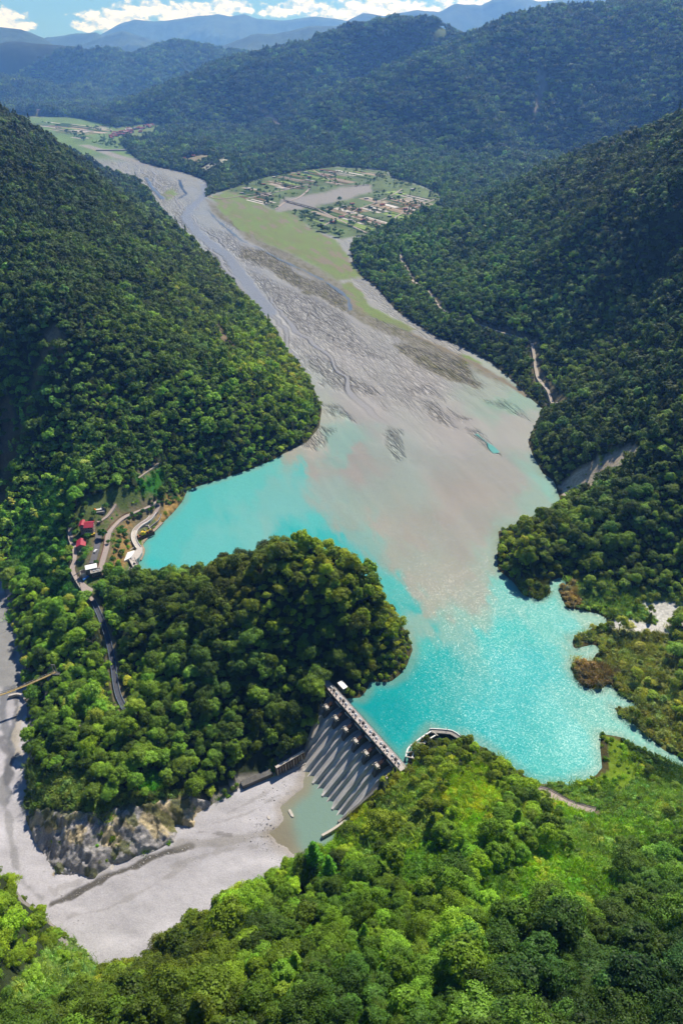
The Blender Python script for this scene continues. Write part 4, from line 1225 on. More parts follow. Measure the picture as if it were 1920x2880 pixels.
for i in order[:285]:
    i = int(i)
    cone = int(ids[i]) in TYPES['cone']
    cm_, tm_ = CONEP[TYPES['cone'].index(int(ids[i]))] if cone else NEARP[TYPES['near'].index(int(ids[i]))]
    t = empty('conifer_tree' if cone else 'broadleaf_tree', (x[i], y[i], z[i] - 0.4), rz[i])
    t.scale = (s[i], s[i], sz[i])
    if i == 0: tag(t, 'tall pointed bright green conifer standing in front of the pool below the dam', 'tree')
    elif i == 1: tag(t, 'shorter pointed conifer just behind the tall one in front of the pool', 'tree')
    else:
        lum, warm = tint[i].sum(), tint[i][0] / (tint[i][1] + 1e-6)
        where = 'in the bottom-left corner' if px[i] < 330 else ('along the ridge above the dam end' if py[i] < 2480 else 'on the steep foreground slope')
        tone = ('olive' if warm > 0.78 else 'bright green') if lum > 0.34 else ('brownish dark green' if warm > 0.72 else 'deep green')
        kind_ = 'narrow conifer' if cone else 'round-crowned broadleaf tree'
        tag(t, f'{tone} {kind_} {where}', 'tree', f'{tone} {kind_}s {where}')
    for nm, me in (('crown', cm_), ('trunk', tm_)):
        c = bpy.data.objects.new(nm, me)
        COL.objects.link(c)
        c.parent = t
        if nm == 'crown': c['tint'] = [float(v) for v in tint[i]]

# shrubs and grasses of the open patches
for sp, r0, r1, seed, ty in ((2.3, 60, 430, 11, 'shrub'), (3.0, 430, 720, 12, 'shrub')):
    x, y, g = jgrid(sp, r0, r1, seed)
    z = height(x, y)
    px, py, dep = proj(x, y, z)
    P = np.stack((x, y), -1)
    d1, d2 = sdf(P, RES), sdf(P, GORGE)
    zm_ = zone_masks(px, py, dep)
    keep = np.full(len(x), 0.10)
    col = idw(px, py, tp_, 60, 1.6) * 1.25
    op = fbm(x / 38, y / 38, 131, 3)
    ridge = (py > 2130) & (px > 900)
    keep = np.where(ridge, 0.25 + 0.65 * sstep(-0.15, 0.25, op), keep)
    col = np.where((ridge & (op > -0.1))[:, None], col * 1.25, col)
    for k, c in SHRUBBY.items():
        m = zm_[k]
        keep[m] = 0.85
        col[m] = lin(c) * 0.9
    for k, v in (('tan', .06), ('shoretan', .03), ('cliff', .05), ('slide', .08), ('yard', .10), ('lawn', .16), ('lawnstrip', .10), ('grasspatch', .25), ('grass3', .22), ('reed1', .7), ('reed2', .7), ('inletbank', .8), ('white1', .02), ('white2', .02)):
        keep[zm_[k]] = v
    for k in ('lawn', 'lawnstrip', 'grasspatch', 'grass3', 'reed1', 'reed2', 'inletbank'):
        col[zm_[k]] = lin(GRASSY[k]) * 0.9
    ok = (px > -300) & (px < 2250) & (py > 0) & (py < 3150) & (dep > 10) & (d1 > 0.6) & (d2 > 1.2) & ~dam_clear(P)
    for cx, cy_, r in CLEAR: ok &= (x - cx) ** 2 + (y - cy_) ** 2 > (r * 0.95) ** 2
    for k, L_ in ROADS.items(): ok &= dist_line(P, L_) > HALF[k] + 1.0
    ok &= g.uniform(size=len(x)) < keep
    x, y, z, col = x[ok], y[ok], z[ok], col[ok]
    n = len(x)
    hue = np.clip(g.normal(size=n) * 0.45, -1, 1)
    pat = fbm(x / 12, y / 12, 151, 3)
    col = col * np.exp(g.normal(size=n) * 0.22 + 0.5 * pat)[:, None] * np.stack((1 + 0.28 * hue, 1 + 0.04 * hue, 1 - 0.3 * hue), -1)
    s = np.clip(np.exp(g.normal(size=n) * 0.35), 0.4, 2.2) * 0.85
    put('undergrowth', x, y, z - 0.15, g.uniform(0, 6.28, n), s, s * g.uniform(0.8, 1.3, n), g.choice(TYPES['shrub'], n).astype(float), np.clip(col, 0.01, 0.5))
# hedges and single trees among the fields and round the far village
gfx = np.random.default_rng(77)
for poly, dist, n_, sc_ in ((FARM, 1700, 2600, 0.75), ([(120,345),(230,366),(300,350),(520,340),(440,380),(330,420),(240,400)], 3300, 1500, 1.1)):
    pa = np.array(poly)
    qx, qy = gfx.uniform(pa[:, 0].min(), pa[:, 0].max(), n_), gfx.uniform(pa[:, 1].min(), pa[:, 1].max(), n_)
    k = inside(np.stack((qx, qy), -1), poly) & ~inside(np.stack((qx, qy), -1), TRIB)
    k &= fbm(qx / 26, qy / 9, 301, 3) > 0.13 - 0.5 * (np.exp(-np.abs(sdf(np.stack((qx, qy * 2.2), -1), [(a_, b_ * 2.2) for a_, b_ in poly])) / 14))
    W_ = np.array([on_floor(a_, b_) for a_, b_ in zip(qx[k], qy[k])])
    n_ = len(W_)
    s_ = sc_ * np.exp(gfx.normal(size=n_) * 0.3)
    put('forest', W_[:, 0], W_[:, 1], W_[:, 2], gfx.uniform(0, 6.28, n_), s_, s_, gfx.choice(TYPES['mid'], n_).astype(float), np.tile(lin((50, 82, 30)) * 1.8, (n_, 1)) * np.exp(gfx.normal(size=n_) * 0.3)[:, None])
# cobbles on the gravel
for k in range(2):
    bm_ = bmesh.new()
    bmesh.ops.create_icosphere(bm_, subdivisions=1, radius=1)
    V_ = np.array([v.co for v in bm_.verts]) * (1 + 0.2 * g0.normal(size=(len(bm_.verts), 1))) * np.array((1.2, .9, .6))
    F_ = np.array([[v.index for v in f.verts] for f in bm_.faces])
    bm_.free()
    ob = mesh_np('type_%02d_stone' % idx, V_, F_, plain('cobble', alb(206, 203, 202) * (1.0 if k else .7) if not k else alb(206, 203, 202), .9, .2, 2.0) if k else plain('grey_cobble', alb(188, 186, 186), .9, .2, 2.0))
    COL.objects.unlink(ob); PROTO.objects.link(ob)
    TYPES.setdefault('stone', []).append(idx); idx += 1
gs = np.random.default_rng(55)
n_ = 90000
qx, qy = gs.uniform(-330, 0, n_), gs.uniform(175, 470, n_)
Pq = np.stack((qx, qy), -1)
k = (sdf(Pq, GORGE) < -1) & (sdf(Pq, POOL) > 1)
dS = dist_line(Pq, [at_z(*p, GZ)[:2] for p in STREAM])
k &= gs.uniform(size=n_) < np.clip(0.06 + 0.6 * sstep(0.05, 0.4, fbm(qx / 25, qy / 12, 303, 3)) + 0.8 * np.exp(-dS / 5) + 0.5 * np.exp(sdf(Pq, GORGE) / 6), 0, 1)
qx, qy = qx[k], qy[k]
n_ = len(qx)
sz_ = np.clip(0.20 * np.exp(gs.normal(size=n_) * 0.55), 0.12, 1.0)
PTS['pebbles'] = [(np.stack((qx, qy, GZ + 0.75 + 0.4 * fbm(qx / 22, qy / 13, 14, 4)), -1), gs.uniform(0, 6, (n_, 3)), np.tile(sz_[:, None], (1, 3)), gs.choice(TYPES['stone'], n_).astype(float), np.ones((n_, 3)))]
for nm in PTS:
    a = [np.concatenate([q[i] for q in PTS[nm]]) for i in range(5)]
    print(nm, len(a[0]))
    instance_object(nm, *a)

# ------------------------------------------------------------------ far ranges, ground to the horizon, air
gm = vcol_mat('far_wood', ((0.0012, 0.35), (0.006, 0.4)), 1.0, 30.0, 0.004)
def range_mesh(name, pts, Y, W, zb, seed):
    pts = np.array(pts, float)
    n = 220
    t = np.linspace(0, 1, n)
    L_ = np.concatenate(((0,), np.cumsum(np.diff(pts[:, 0]))))
    L_ /= L_[-1]
    px, py = np.interp(t, L_, pts[:, 0]), np.interp(t, L_, pts[:, 1])
    cr = []
    for a, b in zip(px, py):
        d = ray(a, b)
        cr.append(d * (Y / d[1]) + np.array((0, 0, CAM_H)))
    cr = np.array(cr)
    k = np.linspace(-1, 1, 61)
    X = np.repeat(cr[:, 0][None], 61, 0)
    Yy = Y + k[:, None] * W + 0 * X
    f = np.abs(k)[:, None]
    sp_ = ridged(X / 1500, Yy / 2600, seed, 4)
    Z = zb + (cr[:, 2] - zb)[None] * np.clip(1 - f ** 0.9 + (0.30 * (sp_ - 0.2)) * np.sin(np.pi * np.minimum(f, 1)) , 0, 1.0)
    Z += 14 * fbm(X / 220, Yy / 220, seed + 5, 4)
    cc = np.empty((X.size, 3)); cc[:] = (0.05, 0.075, 0.04)
    o = mesh_np(name, np.stack((X, Yy, Z), -1).reshape(-1, 3), grid_faces(61, n), gm, True, {'Col': ('FLOAT_COLOR', 'POINT', cc)})
    o['kind'] = 'structure'
    return o
range_mesh('mountains', [(-300,60),(-150,72),(0,77),(61,83),(122,107),(150,125),(230,150)], 12500, 2500, 0, 201)
range_mesh('mountains', [(60,140),(110,115),(135,104),(214,95),(270,92),(320,112)], 16500, 2500, 0, 211)
range_mesh('mountains', [(200,140),(251,112),(300,88),(337,67),(380,55),(430,60),(465,58),(551,46),(612,40),(649,46),(686,38),(722,52),(796,58),(882,46),(960,55),(1021,70),(1100,80)], 21000, 3200, 0, 221)
range_mesh('mountains', [(180,150),(240,122),(300,98),(345,86),(420,110),(480,128),(560,150)], 15500, 2200, 0, 231)
range_mesh('mountains', [(560,165),(625,129),(704,98),(796,92),(870,73),(940,75),(1000,62),(1060,66),(1150,90)], 13000, 2500, 0, 241)
range_mesh('mountains', [(900,85),(960,66),(1021,37),(1080,44),(1174,28),(1235,34),(1278,9),(1352,15),(1389,-4),(1468,-12),(1511,4),(1600,-2),(1700,-20),(2000,-60),(2300,-30)], 18000, 3000, 0, 251)
gr = mesh_np('ground', [(-40000, -3000, -52), (40000, -3000, -52), (40000, 26000, -52), (-40000, 26000, -52)], [(0, 1, 2, 3)], gm, False, {'Col': ('FLOAT_COLOR', 'POINT', [(0.05, 0.07, 0.035)] * 4)})
gr['kind'] = 'structure'
hm = bpy.data.materials.new('air')
hm.use_nodes = True
ht_ = hm.node_tree
ht_.nodes.clear()
pv = ht_.nodes.new('ShaderNodeVolumePrincipled')
ho = ht_.nodes.new('ShaderNodeOutputMaterial')
ht_.links.new(pv.outputs[0], ho.inputs['Volume'])
HAZE_DENS = 6.6e-5
pv.inputs['Density'].default_value = HAZE_DENS
pv.inputs['Color'].default_value = (0.17, 0.40, 1.0, 1)
pv.inputs['Absorption Color'].default_value = (1, 1, 1, 1)
pv.inputs['Anisotropy'].default_value = 0.25
try: hm.cycles.homogeneous_volume = True
except Exception: pass
a, b, c0_, d, z0, z1 = -41000, 41000, -3100, 26100, -53, 1900
hz = mesh_np('haze', [(a, c0_, z0), (b, c0_, z0), (b, d, z0), (a, d, z0), (a, c0_, z1), (b, c0_, z1), (b, d, z1), (a, d, z1)],
             [(0, 3, 2, 1), (4, 5, 6, 7), (0, 1, 5, 4), (1, 2, 6, 5), (2, 3, 7, 6), (3, 0, 4, 7)], hm)
hz['kind'] = 'stuff'

# ------------------------------------------------------------------ builders for made things
class MB:
    """collects boxes, prisms and strips; build() links them as one mesh object"""
    def __init__(s): s.v, s.f = [], []
    def add(s, V, F):
        o = len(s.v)
        s.v += [tuple(map(float, p)) for p in V]
        s.f += [tuple(i + o for i in q) for q in F]
        return s
    def box(s, x0, x1, y0, y1, z0, z1, rz=0.0, c=None):
        V = [(x, y, z) for z in (z0, z1) for x, y in ((x0, y0), (x1, y0), (x1, y1), (x0, y1))]
        if rz:
            cx, cy_ = c if c else ((x0 + x1) / 2, (y0 + y1) / 2)
            ca, sa = math.cos(rz), math.sin(rz)
            V = [(cx + (x - cx) * ca - (y - cy_) * sa, cy_ + (x - cx) * sa + (y - cy_) * ca, z) for x, y, z in V]
        return s.add(V, [(0, 3, 2, 1), (4, 5, 6, 7), (0, 1, 5, 4), (1, 2, 6, 5), (2, 3, 7, 6), (3, 0, 4, 7)])
    def prism_x(s, prof, x0, x1):
        """profile of (y, z) points pushed along x"""
        n = len(prof)
        V = [(x0, y, z) for y, z in prof] + [(x1, y, z) for y, z in prof]
        F = [tuple(range(n)), tuple(range(2 * n - 1, n - 1, -1))] + [(i, i + n, (i + 1) % n + n, (i + 1) % n) for i in range(n)]
        return s.add(V, F)
    def beam(s, a, b, w, h=None):
        a, b = Vector(a), Vector(b)
        h = h or w
        d = (b - a).normalized()
        sd = d.cross(Vector((0, 0, 1)))
        sd = Vector((1, 0, 0)) if sd.length < 1e-3 else sd.normalized()
        up = sd.cross(d)
        V = [p + sd * (w / 2 * i) + up * (h / 2 * j) for p in (a, b) for i, j in ((-1, -1), (1, -1), (1, 1), (-1, 1))]
        return s.add(V, [(0, 1, 2, 3), (7, 6, 5, 4), (0, 4, 5, 1), (1, 5, 6, 2), (2, 6, 7, 3), (3, 7, 4, 0)])
    def strip(s, pts, w, t, widths=None):
        """a slab along a polyline: top at the points, thickness t downwards"""
        P = [Vector(p) for p in pts]
        V = []
        for i, p in enumerate(P):
            d = P[min(i + 1, len(P) - 1)] - P[max(i - 1, 0)]
            n = Vector((-d.y, d.x, 0)).normalized() * ((widths[i] if widths else w) / 2)
            V += [p - n, p + n, p + n - Vector((0, 0, t)), p - n - Vector((0, 0, t))]
        F = [(3, 2, 1, 0)]
        for i in range(len(P) - 1):
            a, b = 4 * i, 4 * i + 4
            F += [(a, a + 1, b + 1, b), (a + 1, a + 2, b + 2, b + 1), (a + 2, a + 3, b + 3, b + 2), (a + 3, a, b, b + 3)]
        k = 4 * (len(P) - 1)
        F.append((k, k + 1, k + 2, k + 3))
        return s.add(V, F)
    def wall(s, pts, w, z_down, up=0.0):
        """a wall along a polyline whose points are its top"""
        return s.strip([(p[0], p[1], p[2] + up) for p in pts], w, z_down + up)
    def build(s, name, mat, parent=None, bevel=0.0, smooth=False):
        me = bpy.data.meshes.new(name)
        me.from_pydata(s.v, [], s.f)
        bm = bmesh.new()
        bm.from_mesh(me)
        bmesh.ops.recalc_face_normals(bm, faces=bm.faces)
        bm.to_mesh(me)
        bm.free()
        me.materials.append(mat)
        if smooth:
            for p in me.polygons: p.use_smooth = True
        o = bpy.data.objects.new(name, me)
        COL.objects.link(o)
        if parent: o.parent = parent
        if bevel:
            md = o.modifiers.new('bevel', 'BEVEL')
            md.width, md.segments, md.limit_method = bevel, 1, 'ANGLE'
        return o
def dense(pts, step):
    P = [np.asarray(p, float) for p in pts]
    out = []
    n = len(P)
    for i in range(n - 1):
        p0, p1, p2, p3 = P[max(i - 1, 0)], P[i], P[i + 1], P[min(i + 2, n - 1)]
        k = max(1, int(np.linalg.norm(p2 - p1) / step))
        for j in range(k):
            t = j / k
            out.append(0.5 * ((2 * p1) + (-p0 + p2) * t + (2 * p0 - 5 * p1 + 4 * p2 - p3) * t * t + (-p0 + 3 * p1 - 3 * p2 + p3) * t ** 3))
    out.append(P[-1])
    return out
CONC = plain('concrete', alb(178, 172, 166), 0.9, 0.2, 0.5)
CONC_L = plain('light_concrete', alb(228, 218, 208), 0.85, 0.14, 0.7)
CONC_D = plain('dark_concrete', alb(120, 118, 116), 0.9, 0.3, 0.5, streak=True)
CONC_F = plain('spillway_concrete', alb(190, 187, 185) * 1.5, 0.9, 0.42, 1.1)
for n_ in CONC_F.node_tree.nodes:
    if n_.type == 'MAPPING': n_.inputs['Scale'].default_value = (1.0, 0.07, 0.07)
WHITE = plain('white_paint', (0.78, 0.77, 0.75), 0.7, 0.08, 0.8)
RUST = plain('rusted_steel', (0.10, 0.055, 0.04), 0.8, 0.4, 1.2)
DARKM = plain('dark_steel', (0.05, 0.05, 0.055), 0.6, 0.3, 1.0)
STEEL = plain('galvanised_steel', (0.5, 0.52, 0.55), 0.45, 0.15, 1.0)
REDROOF = plain('red_roof', alb(200, 62, 84), 0.6, 0.14, 0.9)
REDTILE = plain('red_tile_roof', alb(178, 92, 84), 0.8, 0.25, 0.4)
PINKW = plain('rendered_wall', alb(182, 150, 138), 0.9, 0.12, 0.8)
GREYW = plain('grey_wall', alb(168, 164, 160), 0.9, 0.15, 0.8)
GLASS = plain('window_glass', (0.03, 0.04, 0.05), 0.15, 0.2, 1.0)
YELLOW = plain('yellow_paint', (0.70, 0.48, 0.03), 0.5, 0.15, 1.0)
ORANGE = plain('orange_sheet', (0.75, 0.25, 0.04), 0.7, 0.1, 1.0)
BLUE = plain('blue_paint', (0.05, 0.22, 0.62), 0.5, 0.15, 1.0)
ROADM = plain('road_concrete', alb(196, 180, 172), 0.9, 0.14, 0.5)
ROADD = plain('worn_asphalt', alb(126, 124, 128), 0.9, 0.18, 0.5)
DIRT = plain('track_dirt', alb(205, 192, 178), 0.95, 0.2, 0.4)
TAN = plain('tan_planks', alb(206, 178, 110), 0.8, 0.2, 1.0)

# ------------------------------------------------------------------ the dam
DROT = math.atan2(DAM_U[1], DAM_U[0])
dam = empty('dam', (DAM_L[0], DAM_L[1], 0), DROT)
tag(dam, 'grey concrete gated dam with fluted spillway face and a walkway across its top', 'dam')
def prof(s):       # height of the spillway face at distance s downstream
    return np.interp(s, [1.6, 6, 10, 14, 18, 42, 44, 46], [-5.0, -5.1, -5.7, -7.2, -9.6, -30.0, -31.2, -31.8])
def edge(s):
    f = np.clip((np.asarray(s, float) - 3) / 40, 0, 1)
    return 25.3 * f, 86 - 10.5 * f
BAY = 86.0 / 7
def saw(u):          # broad and narrow flutes: two to a bay
    q = (u / BAY) % 1.0
    return np.interp(q, [0, .44, .60, .84, 1.0], [0, 1.0, 0.12, 0.72, 0])
nu, ns = 420, 44
ss = np.linspace(1.6, 46, ns)
uu_ = np.linspace(0, 1, nu)
V = []
for s_ in ss:
    e0, e1 = edge(s_)
    u_ = np.clip(-2 + uu_ * 90, e0 - 1.5, e1 + 1.5)
    h_ = saw(u_) * 3.1 * sstep(8.5, 11.5, s_) - 1.4 * sstep(8.5, 11.5, s_)
    V.append(np.stack((u_, -s_ + 0 * u_, prof(s_) + 1.05 * h_), -1))
V = np.array(V).reshape(-1, 3)
o = mesh_np('spillway_face', V, grid_faces(ns, nu), CONC_F)
o.parent = dam
b = MB()
b.box(-4, 90, -1.9, 0.6, -40, -5.4)
b.prism_x([(-1.91, -40), (-1.91, -7.5), (-14, -10.5), (-30, -24), (-38, -40)], 4, 80)
b.build('dam_body', CONC_D, dam)
for k in range(8):
    u0 = k * BAY
    m = MB()
    m.prism_x([(0.4, -30), (0.4, 4.15), (-5.4, 4.15), (-6.2, 1.6), (-12.6, -1.2), (-14.6, -2.6), (-16.5, -6.5), (-16.5, -18)], u0 - 1.6, u0 + 1.6)
    p = m.build('pier', CONC_D, dam)
    if 0 < k < 8:
        g_ = MB()
        g_.prism_x([(-5.7, 3.1), (-5.7, 3.5), (-12.2, 0.2), (-12.2, -0.2)], u0 - 1.1, u0 + 1.1)
        for q in range(9):
            y_ = -6.1 - q * 0.72
            g_.box(u0 - 1.15, u0 + 1.15, y_ - 0.1, y_ + 0.1, 3.2 - q * 0.366, 3.62 - q * 0.366)
        g_.build('stair', RUST, p)
        w_ = MB()
        w_.box(u0 - 2.2, u0 + 1.5, -14.4, -12.25, -2.6, 0.35)
        w_.box(u0 - 2.2, u0 - 1.9, -14.4, -12.25, 0.35, 1.2)
        w_.box(u0 + 1.5, u0 + 2.6, -13.4, -13.0, -0.9, -0.5)
        w_.build('platform', CONC_L, p)
for k in range(7):
    u0 = k * BAY
    g_ = MB()
    g_.box(u0 + 1.3, u0 + BAY - 1.3, -3.0, -2.4, -6.4, 0.9)
    for q in range(6): g_.box(u0 + 1.3, u0 + BAY - 1.3, -3.5, -3.0, -6.0 + q * 1.2, -5.7 + q * 1.2)
    for q in range(5): g_.box(u0 + 2 + q * 2.05, u0 + 2.3 + q * 2.05, -3.4, -3.0, -6.3, 0.9)
    g_.build('gate', RUST, dam)
    w_ = MB()
    w_.box(u0 + 1.7, u0 + BAY - 4.2, -7.0, -6.3, 2.6, 3.5)
    w_.build('lifting_beam', CONC_L, dam)
    w_ = MB()
    w_.box(u0 - 4.6, u0 - 4.2, -14.2, -9.2, -4.0, -3.5)
    if k: w_.build('handrail', CONC_L, dam)
dk = MB()
dk.box(-9, 89, -5.9, -0.4, 4.2, 5.1)
dk.box(-9, 89, -6.05, -5.85, 5.1, 5.9)
deck = dk.build('bridge_deck', plain('deck_concrete', alb(222, 210, 204), 0.9, 0.12, 0.6), dam)
r_ = MB()
r_.box(-8, 88, 0.5, 1.3, 2.7, 3.0)
for q in range(49): r_.box(-8 + q * 2, -7.9 + q * 2, 1.2, 1.3, 3.0, 4.1)
r_.box(-8, 88, 1.2, 1.3, 4.1, 4.25)
r_.build('maintenance_walkway', DARKM, dam)
r_ = MB()
for q in range(49): r_.box(-8 + q * 2, -7.92 + q * 2, -0.55, -0.45, 5.1, 6.1)
r_.box(-8, 88, -0.56, -0.44, 6.05, 6.15)
r_.build('railing', STEEL, dam)
rr_ = random.Random(5)
for k in range(7):
    for e in (0.22, 0.5, 0.78):
        u0 = (k + e) * BAY
        hb = MB()
        hb.box(u0 - 0.9, u0 + 0.9, -3.4, -1.6, 5.1, 5.5)
        hb.box(u0 - 0.7, u0 + 0.1, -3.1, -1.9, 5.5, 6.5)
        hb.beam((u0 - 1.6, -2.5, 5.9), (u0 + 1.7, -2.5, 5.9), 0.3)
        hb.box(u0 + 0.3, u0 + 0.9, -2.9, -2.1, 5.5, 6.1)
        ho_ = hb.build('hoist', STEEL if e != 0.5 else DARKM, dam)
        cb = MB()
        cb.box(u0 + 1.7, u0 + 2.5, -4.9, -4.2, 5.1, 6.5)
        cb.build('control_cabinet', WHITE if rr_.random() < .6 else GREYW, dam)
for side in (0, 1):
    t_ = MB()
    pts = []
    for s_ in (8, 14, 20, 28, 37, 44, 47):
        u0 = float(edge(s_)[side]) + (-1.6 if side == 0 else 1.6)
        pts.append((u0, -s_ - 1.0, float(prof(min(s_, 46))) + 2.6))
    t_.strip(pts, 1.6, 7.0)
    t_.build('training_wall', CONC if side == 0 else CONC, dam)

# hut at the left end of the dam
def at_yaw(px, py, z): return at_z(px, py, z)
p = at_z(963, 1932, 6.0)
hut = empty('control_hut', (p[0], p[1], 5.0), DROT)
tag(hut, 'small white-roofed control hut at the forested end of the dam walkway', 'hut')
MB().box(-3.4, 3.4, -1.7, 1.7, -3, 3.0).build('wall', GREYW, hut)
MB().box(-3.9, 3.9, -2.1, 2.1, 3.0, 3.35).build('roof', WHITE, hut)
wn_ = MB()
for q in range(3): wn_.box(-2.6 + q * 2, -1.4 + q * 2, -1.76, -1.70, 1.0, 2.2)
wn_.build('window', GLASS, hut)

# wall with buttresses left of the spillway toe
a, c_ = at_z(780, 2186, GZ), at_z(858, 2140, GZ)
wl = empty('retaining_wall', a, math.atan2(c_[1] - a[1], c_[0] - a[0]))
tag(wl, 'brown stained retaining wall with ribs beside the toe of the spillway', 'wall')
Lw = float(np.hypot(*(c_ - a)[:2]))
MB().box(0, Lw, 0.6, 2.0, -4, 9.5).build('panel', plain('stained_concrete', alb(130, 104, 82), 0.95, 0.45, 0.6, streak=True), wl)
for q in range(11):
    x_ = 0.4 + q * (Lw - 1.2) / 10
    MB().prism_x([(0.62, -4), (-0.9, -4), (-0.2, 8.7), (0.62, 8.7)], x_, x_ + 0.55).build('buttress', CONC if q % 3 else CONC_L, wl)
MB().box(0, Lw, 0.3, 2.4, 9.5, 10.1).build('coping', CONC_L, wl)
MB().box(0, Lw, -2.6, -0.95, -4, 0.9).build('footing', CONC_L, wl)
a, c_ = at_z(688, 2222, GZ), at_z(762, 2190, GZ)
bw = empty('retaining_wall', a, math.atan2(c_[1] - a[1], c_[0] - a[0]))
tag(bw, 'plain grey concrete wall with a flat terrace behind, where gravel meets the wooded bank', 'wall')
Lw = float(np.hypot(*(c_ - a)[:2]))
MB().box(-1, Lw + 2, 0, 1.2, -3, 5.0).build('panel', CONC_D, bw)
MB().box(-1, Lw + 2, 1.2, 5, -3, 4.4).build('terrace', CONC_D, bw)
# low white wall on the near side of the pool
pts = [at_z(*q, GZ + 1.5) for q in ((905, 2352), (935, 2335), (960, 2318), (985, 2300), (1004, 2284), (1022, 2262))]
w_ = MB().strip([(q[0], q[1], q[2] + 1.2) for q in dense(pts, 4)], 1.6, 6).build('pool_wall', CONC_L)
tag(w_, 'low white concrete wall along the near edge of the pool', 'wall')

# ------------------------------------------------------------------ walkway on the right bank of the dam
fr_ = [at_z(*q, 5.0) for q in ((1141, 2128), (1146, 2106), (1163, 2090), (1185, 2073), (1213, 2055))]
fi_ = [at_z(*q, 5.0) for q in ((1158, 2132), (1163, 2113), (1178, 2099), (1198, 2083), (1226, 2066))]
wf = empty('boom_walkway', fr_[2])
tag(wf, 'white open frame of beams curving along the bank beside the dam', 'walkway')
def rel(pts, o): return [tuple(np.asarray(q) - np.asarray(o)) for q in pts]
o0 = fr_[2]
MB().strip(rel(dense(fr_, 3), o0), 0.9, 0.7).build('outer_beam', WHITE, wf)
MB().strip(rel(dense(fi_, 3), o0), 0.8, 0.7).build('inner_beam', WHITE, wf)
A_, B_ = dense(fr_, 3.0), dense(fi_, 3.0)
for k in range(0, 7):
    i_, j_ = int(k * (len(A_) - 1) / 6), int(k * (len(B_) - 1) / 6)
    pa, pb = A_[i_] - o0, B_[j_] - o0
    MB().beam(pa + np.array((0, 0, 0.2)), pb + (pb - pa) * 0.35 + np.array((0, 0, 0.2)), 0.6, 0.6).build('cross_beam', CONC_L, wf)
    MB().beam(pa, pa - np.array((0, 0, 8)), 0.6).build('post', CONC, wf)
ap = dense([at_z(*q, 5.4) for q in ((1213, 2055), (1240, 2057), (1268, 2060), (1288, 2072), (1300, 2082))], 3)
t = empty('bank_walkway', ap[0])
tag(t, 'curved pale walkway with a parapet on the bank above the bright lake', 'walkway')
MB().strip(rel(ap, ap[0]), 3.2, 1.0).build('slab', CONC, t)
ed = dense([at_z(*q, 6.2) for q in ((1208, 2048), (1241, 2050), (1271, 2054), (1293, 2068), (1306, 2080))], 3)
MB().strip(rel(ed, ap[0]), 0.5, 7.0).build('parapet', WHITE, t)
for k in range(0, len(ed), 3):
    q = ed[k] - ap[0]
    MB().box(q[0] - .12, q[0] + .12, q[1] - .12, q[1] + .12, q[2], q[2] + 2.2).build('lamp_post', STEEL, t)

# ------------------------------------------------------------------ roads, lanes, tracks
def lane(name, key, w, mat, lift=0.35, th=2.5):
    P = dense(ROADS[key], 4.0)
    P = [np.array((q[0], q[1], float(height(q[0:1], q[1:2])[0]) + lift)) for q in P]
    z = np.array([q[2] for q in P])
    for _ in range(4): z[1:-1] = (z[:-2] + z[1:-1] * 2 + z[2:]) / 4
    for q, zz in zip(P, z): q[2] = zz + 0.25
    o = MB().strip(P, w, th).build(name, mat)
    o['kind'] = 'structure'
    return P
for k in ('hill_track', 'hill_track2', 'hill_track3', 'hill_track4'): lane('track', k, 2 * HALF[k], DIRT, 0.5, 4)
PM = lane('road', 'lane_main', 5.2, ROADM)
PG = lane('road', 'lane_gate', 4.6, ROADM)
lane('road', 'lane_upper', 3.0, ROADM)
PMID = lane('road', 'lane_mid', 5.6, ROADD)
PW = lane('road', 'lane_west', 4.0, ROADM)
PD = lane('road', 'lane_down', 4.4, plain('shaded_asphalt', alb(92, 96, 108), 0.9, 0.2, 0.4))  # asphalt darkened and blued: the wood's shade is in its colour
PS = lane('road', 'shore_road', 6.4, plain('pale_road', alb(200, 182, 172), 0.9, 0.1, 0.4))
for k in ('scar_track', 'bank_path', 'bank_path2', 'bank_path3'): lane('path', k, 2 * HALF[k], DIRT)
def side(P, off):
    out = []
    for i, q in enumerate(P):
        d = P[min(i + 1, len(P) - 1)] - P[max(i - 1, 0)]
        n = np.array((-d[1], d[0], 0))
        n /= np.linalg.norm(n) + 1e-9
        out.append(q + n * off)
    return out
def railing(name, P, label, cat, off, hgt, mat, posts=True, wallm=None):
    e = side(P, off)
    t = empty(name, e[0])
    tag(t, label, cat)
    E_ = rel(e, e[0])
    m = MB()
    if wallm:
        m.strip([(a_, b_, c + hgt) for a_, b_, c in E_], 0.35, hgt + 2.0)
        m.build('parapet', wallm, t)
    else:
        m.strip([(a_, b_, c + hgt) for a_, b_, c in E_], 0.22, 0.2)
        m.strip([(a_, b_, c + hgt * 0.5) for a_, b_, c in E_], 0.18, 0.16)
        m.build('rail', mat, t)
        m = MB()
        for a_, b_, c in E_: m.box(a_ - .08, a_ + .08, b_ - .08, b_ + .08, c - 1, c + hgt)
        m.build('post', mat, t)
    return t
BLUISH = plain('bluish_rail', alb(150, 172, 205), 0.6, 0.1, 1.0)
railing('guard_rail', PD, 'pale blue railing along the uphill side of the shaded lane through the wood', 'railing', 2.0, 1.1, BLUISH)
railing('guard_rail', PD, 'pale blue railing along the valley side of the shaded lane through the wood', 'railing', -2.0, 1.1, BLUISH)
railing('road_wall', PW, 'low pale wall beside the lane west of the red-roofed houses', 'wall', -1.9, 0.9, WHITE, wallm=CONC_L)
railing('road_wall', PM, 'low brownish wall on the hill side of the curving lane above the intake', 'wall', -2.5, 1.0, WHITE, wallm=plain('brick_wall', alb(140, 92, 84), 0.9, 0.2, 1.0))
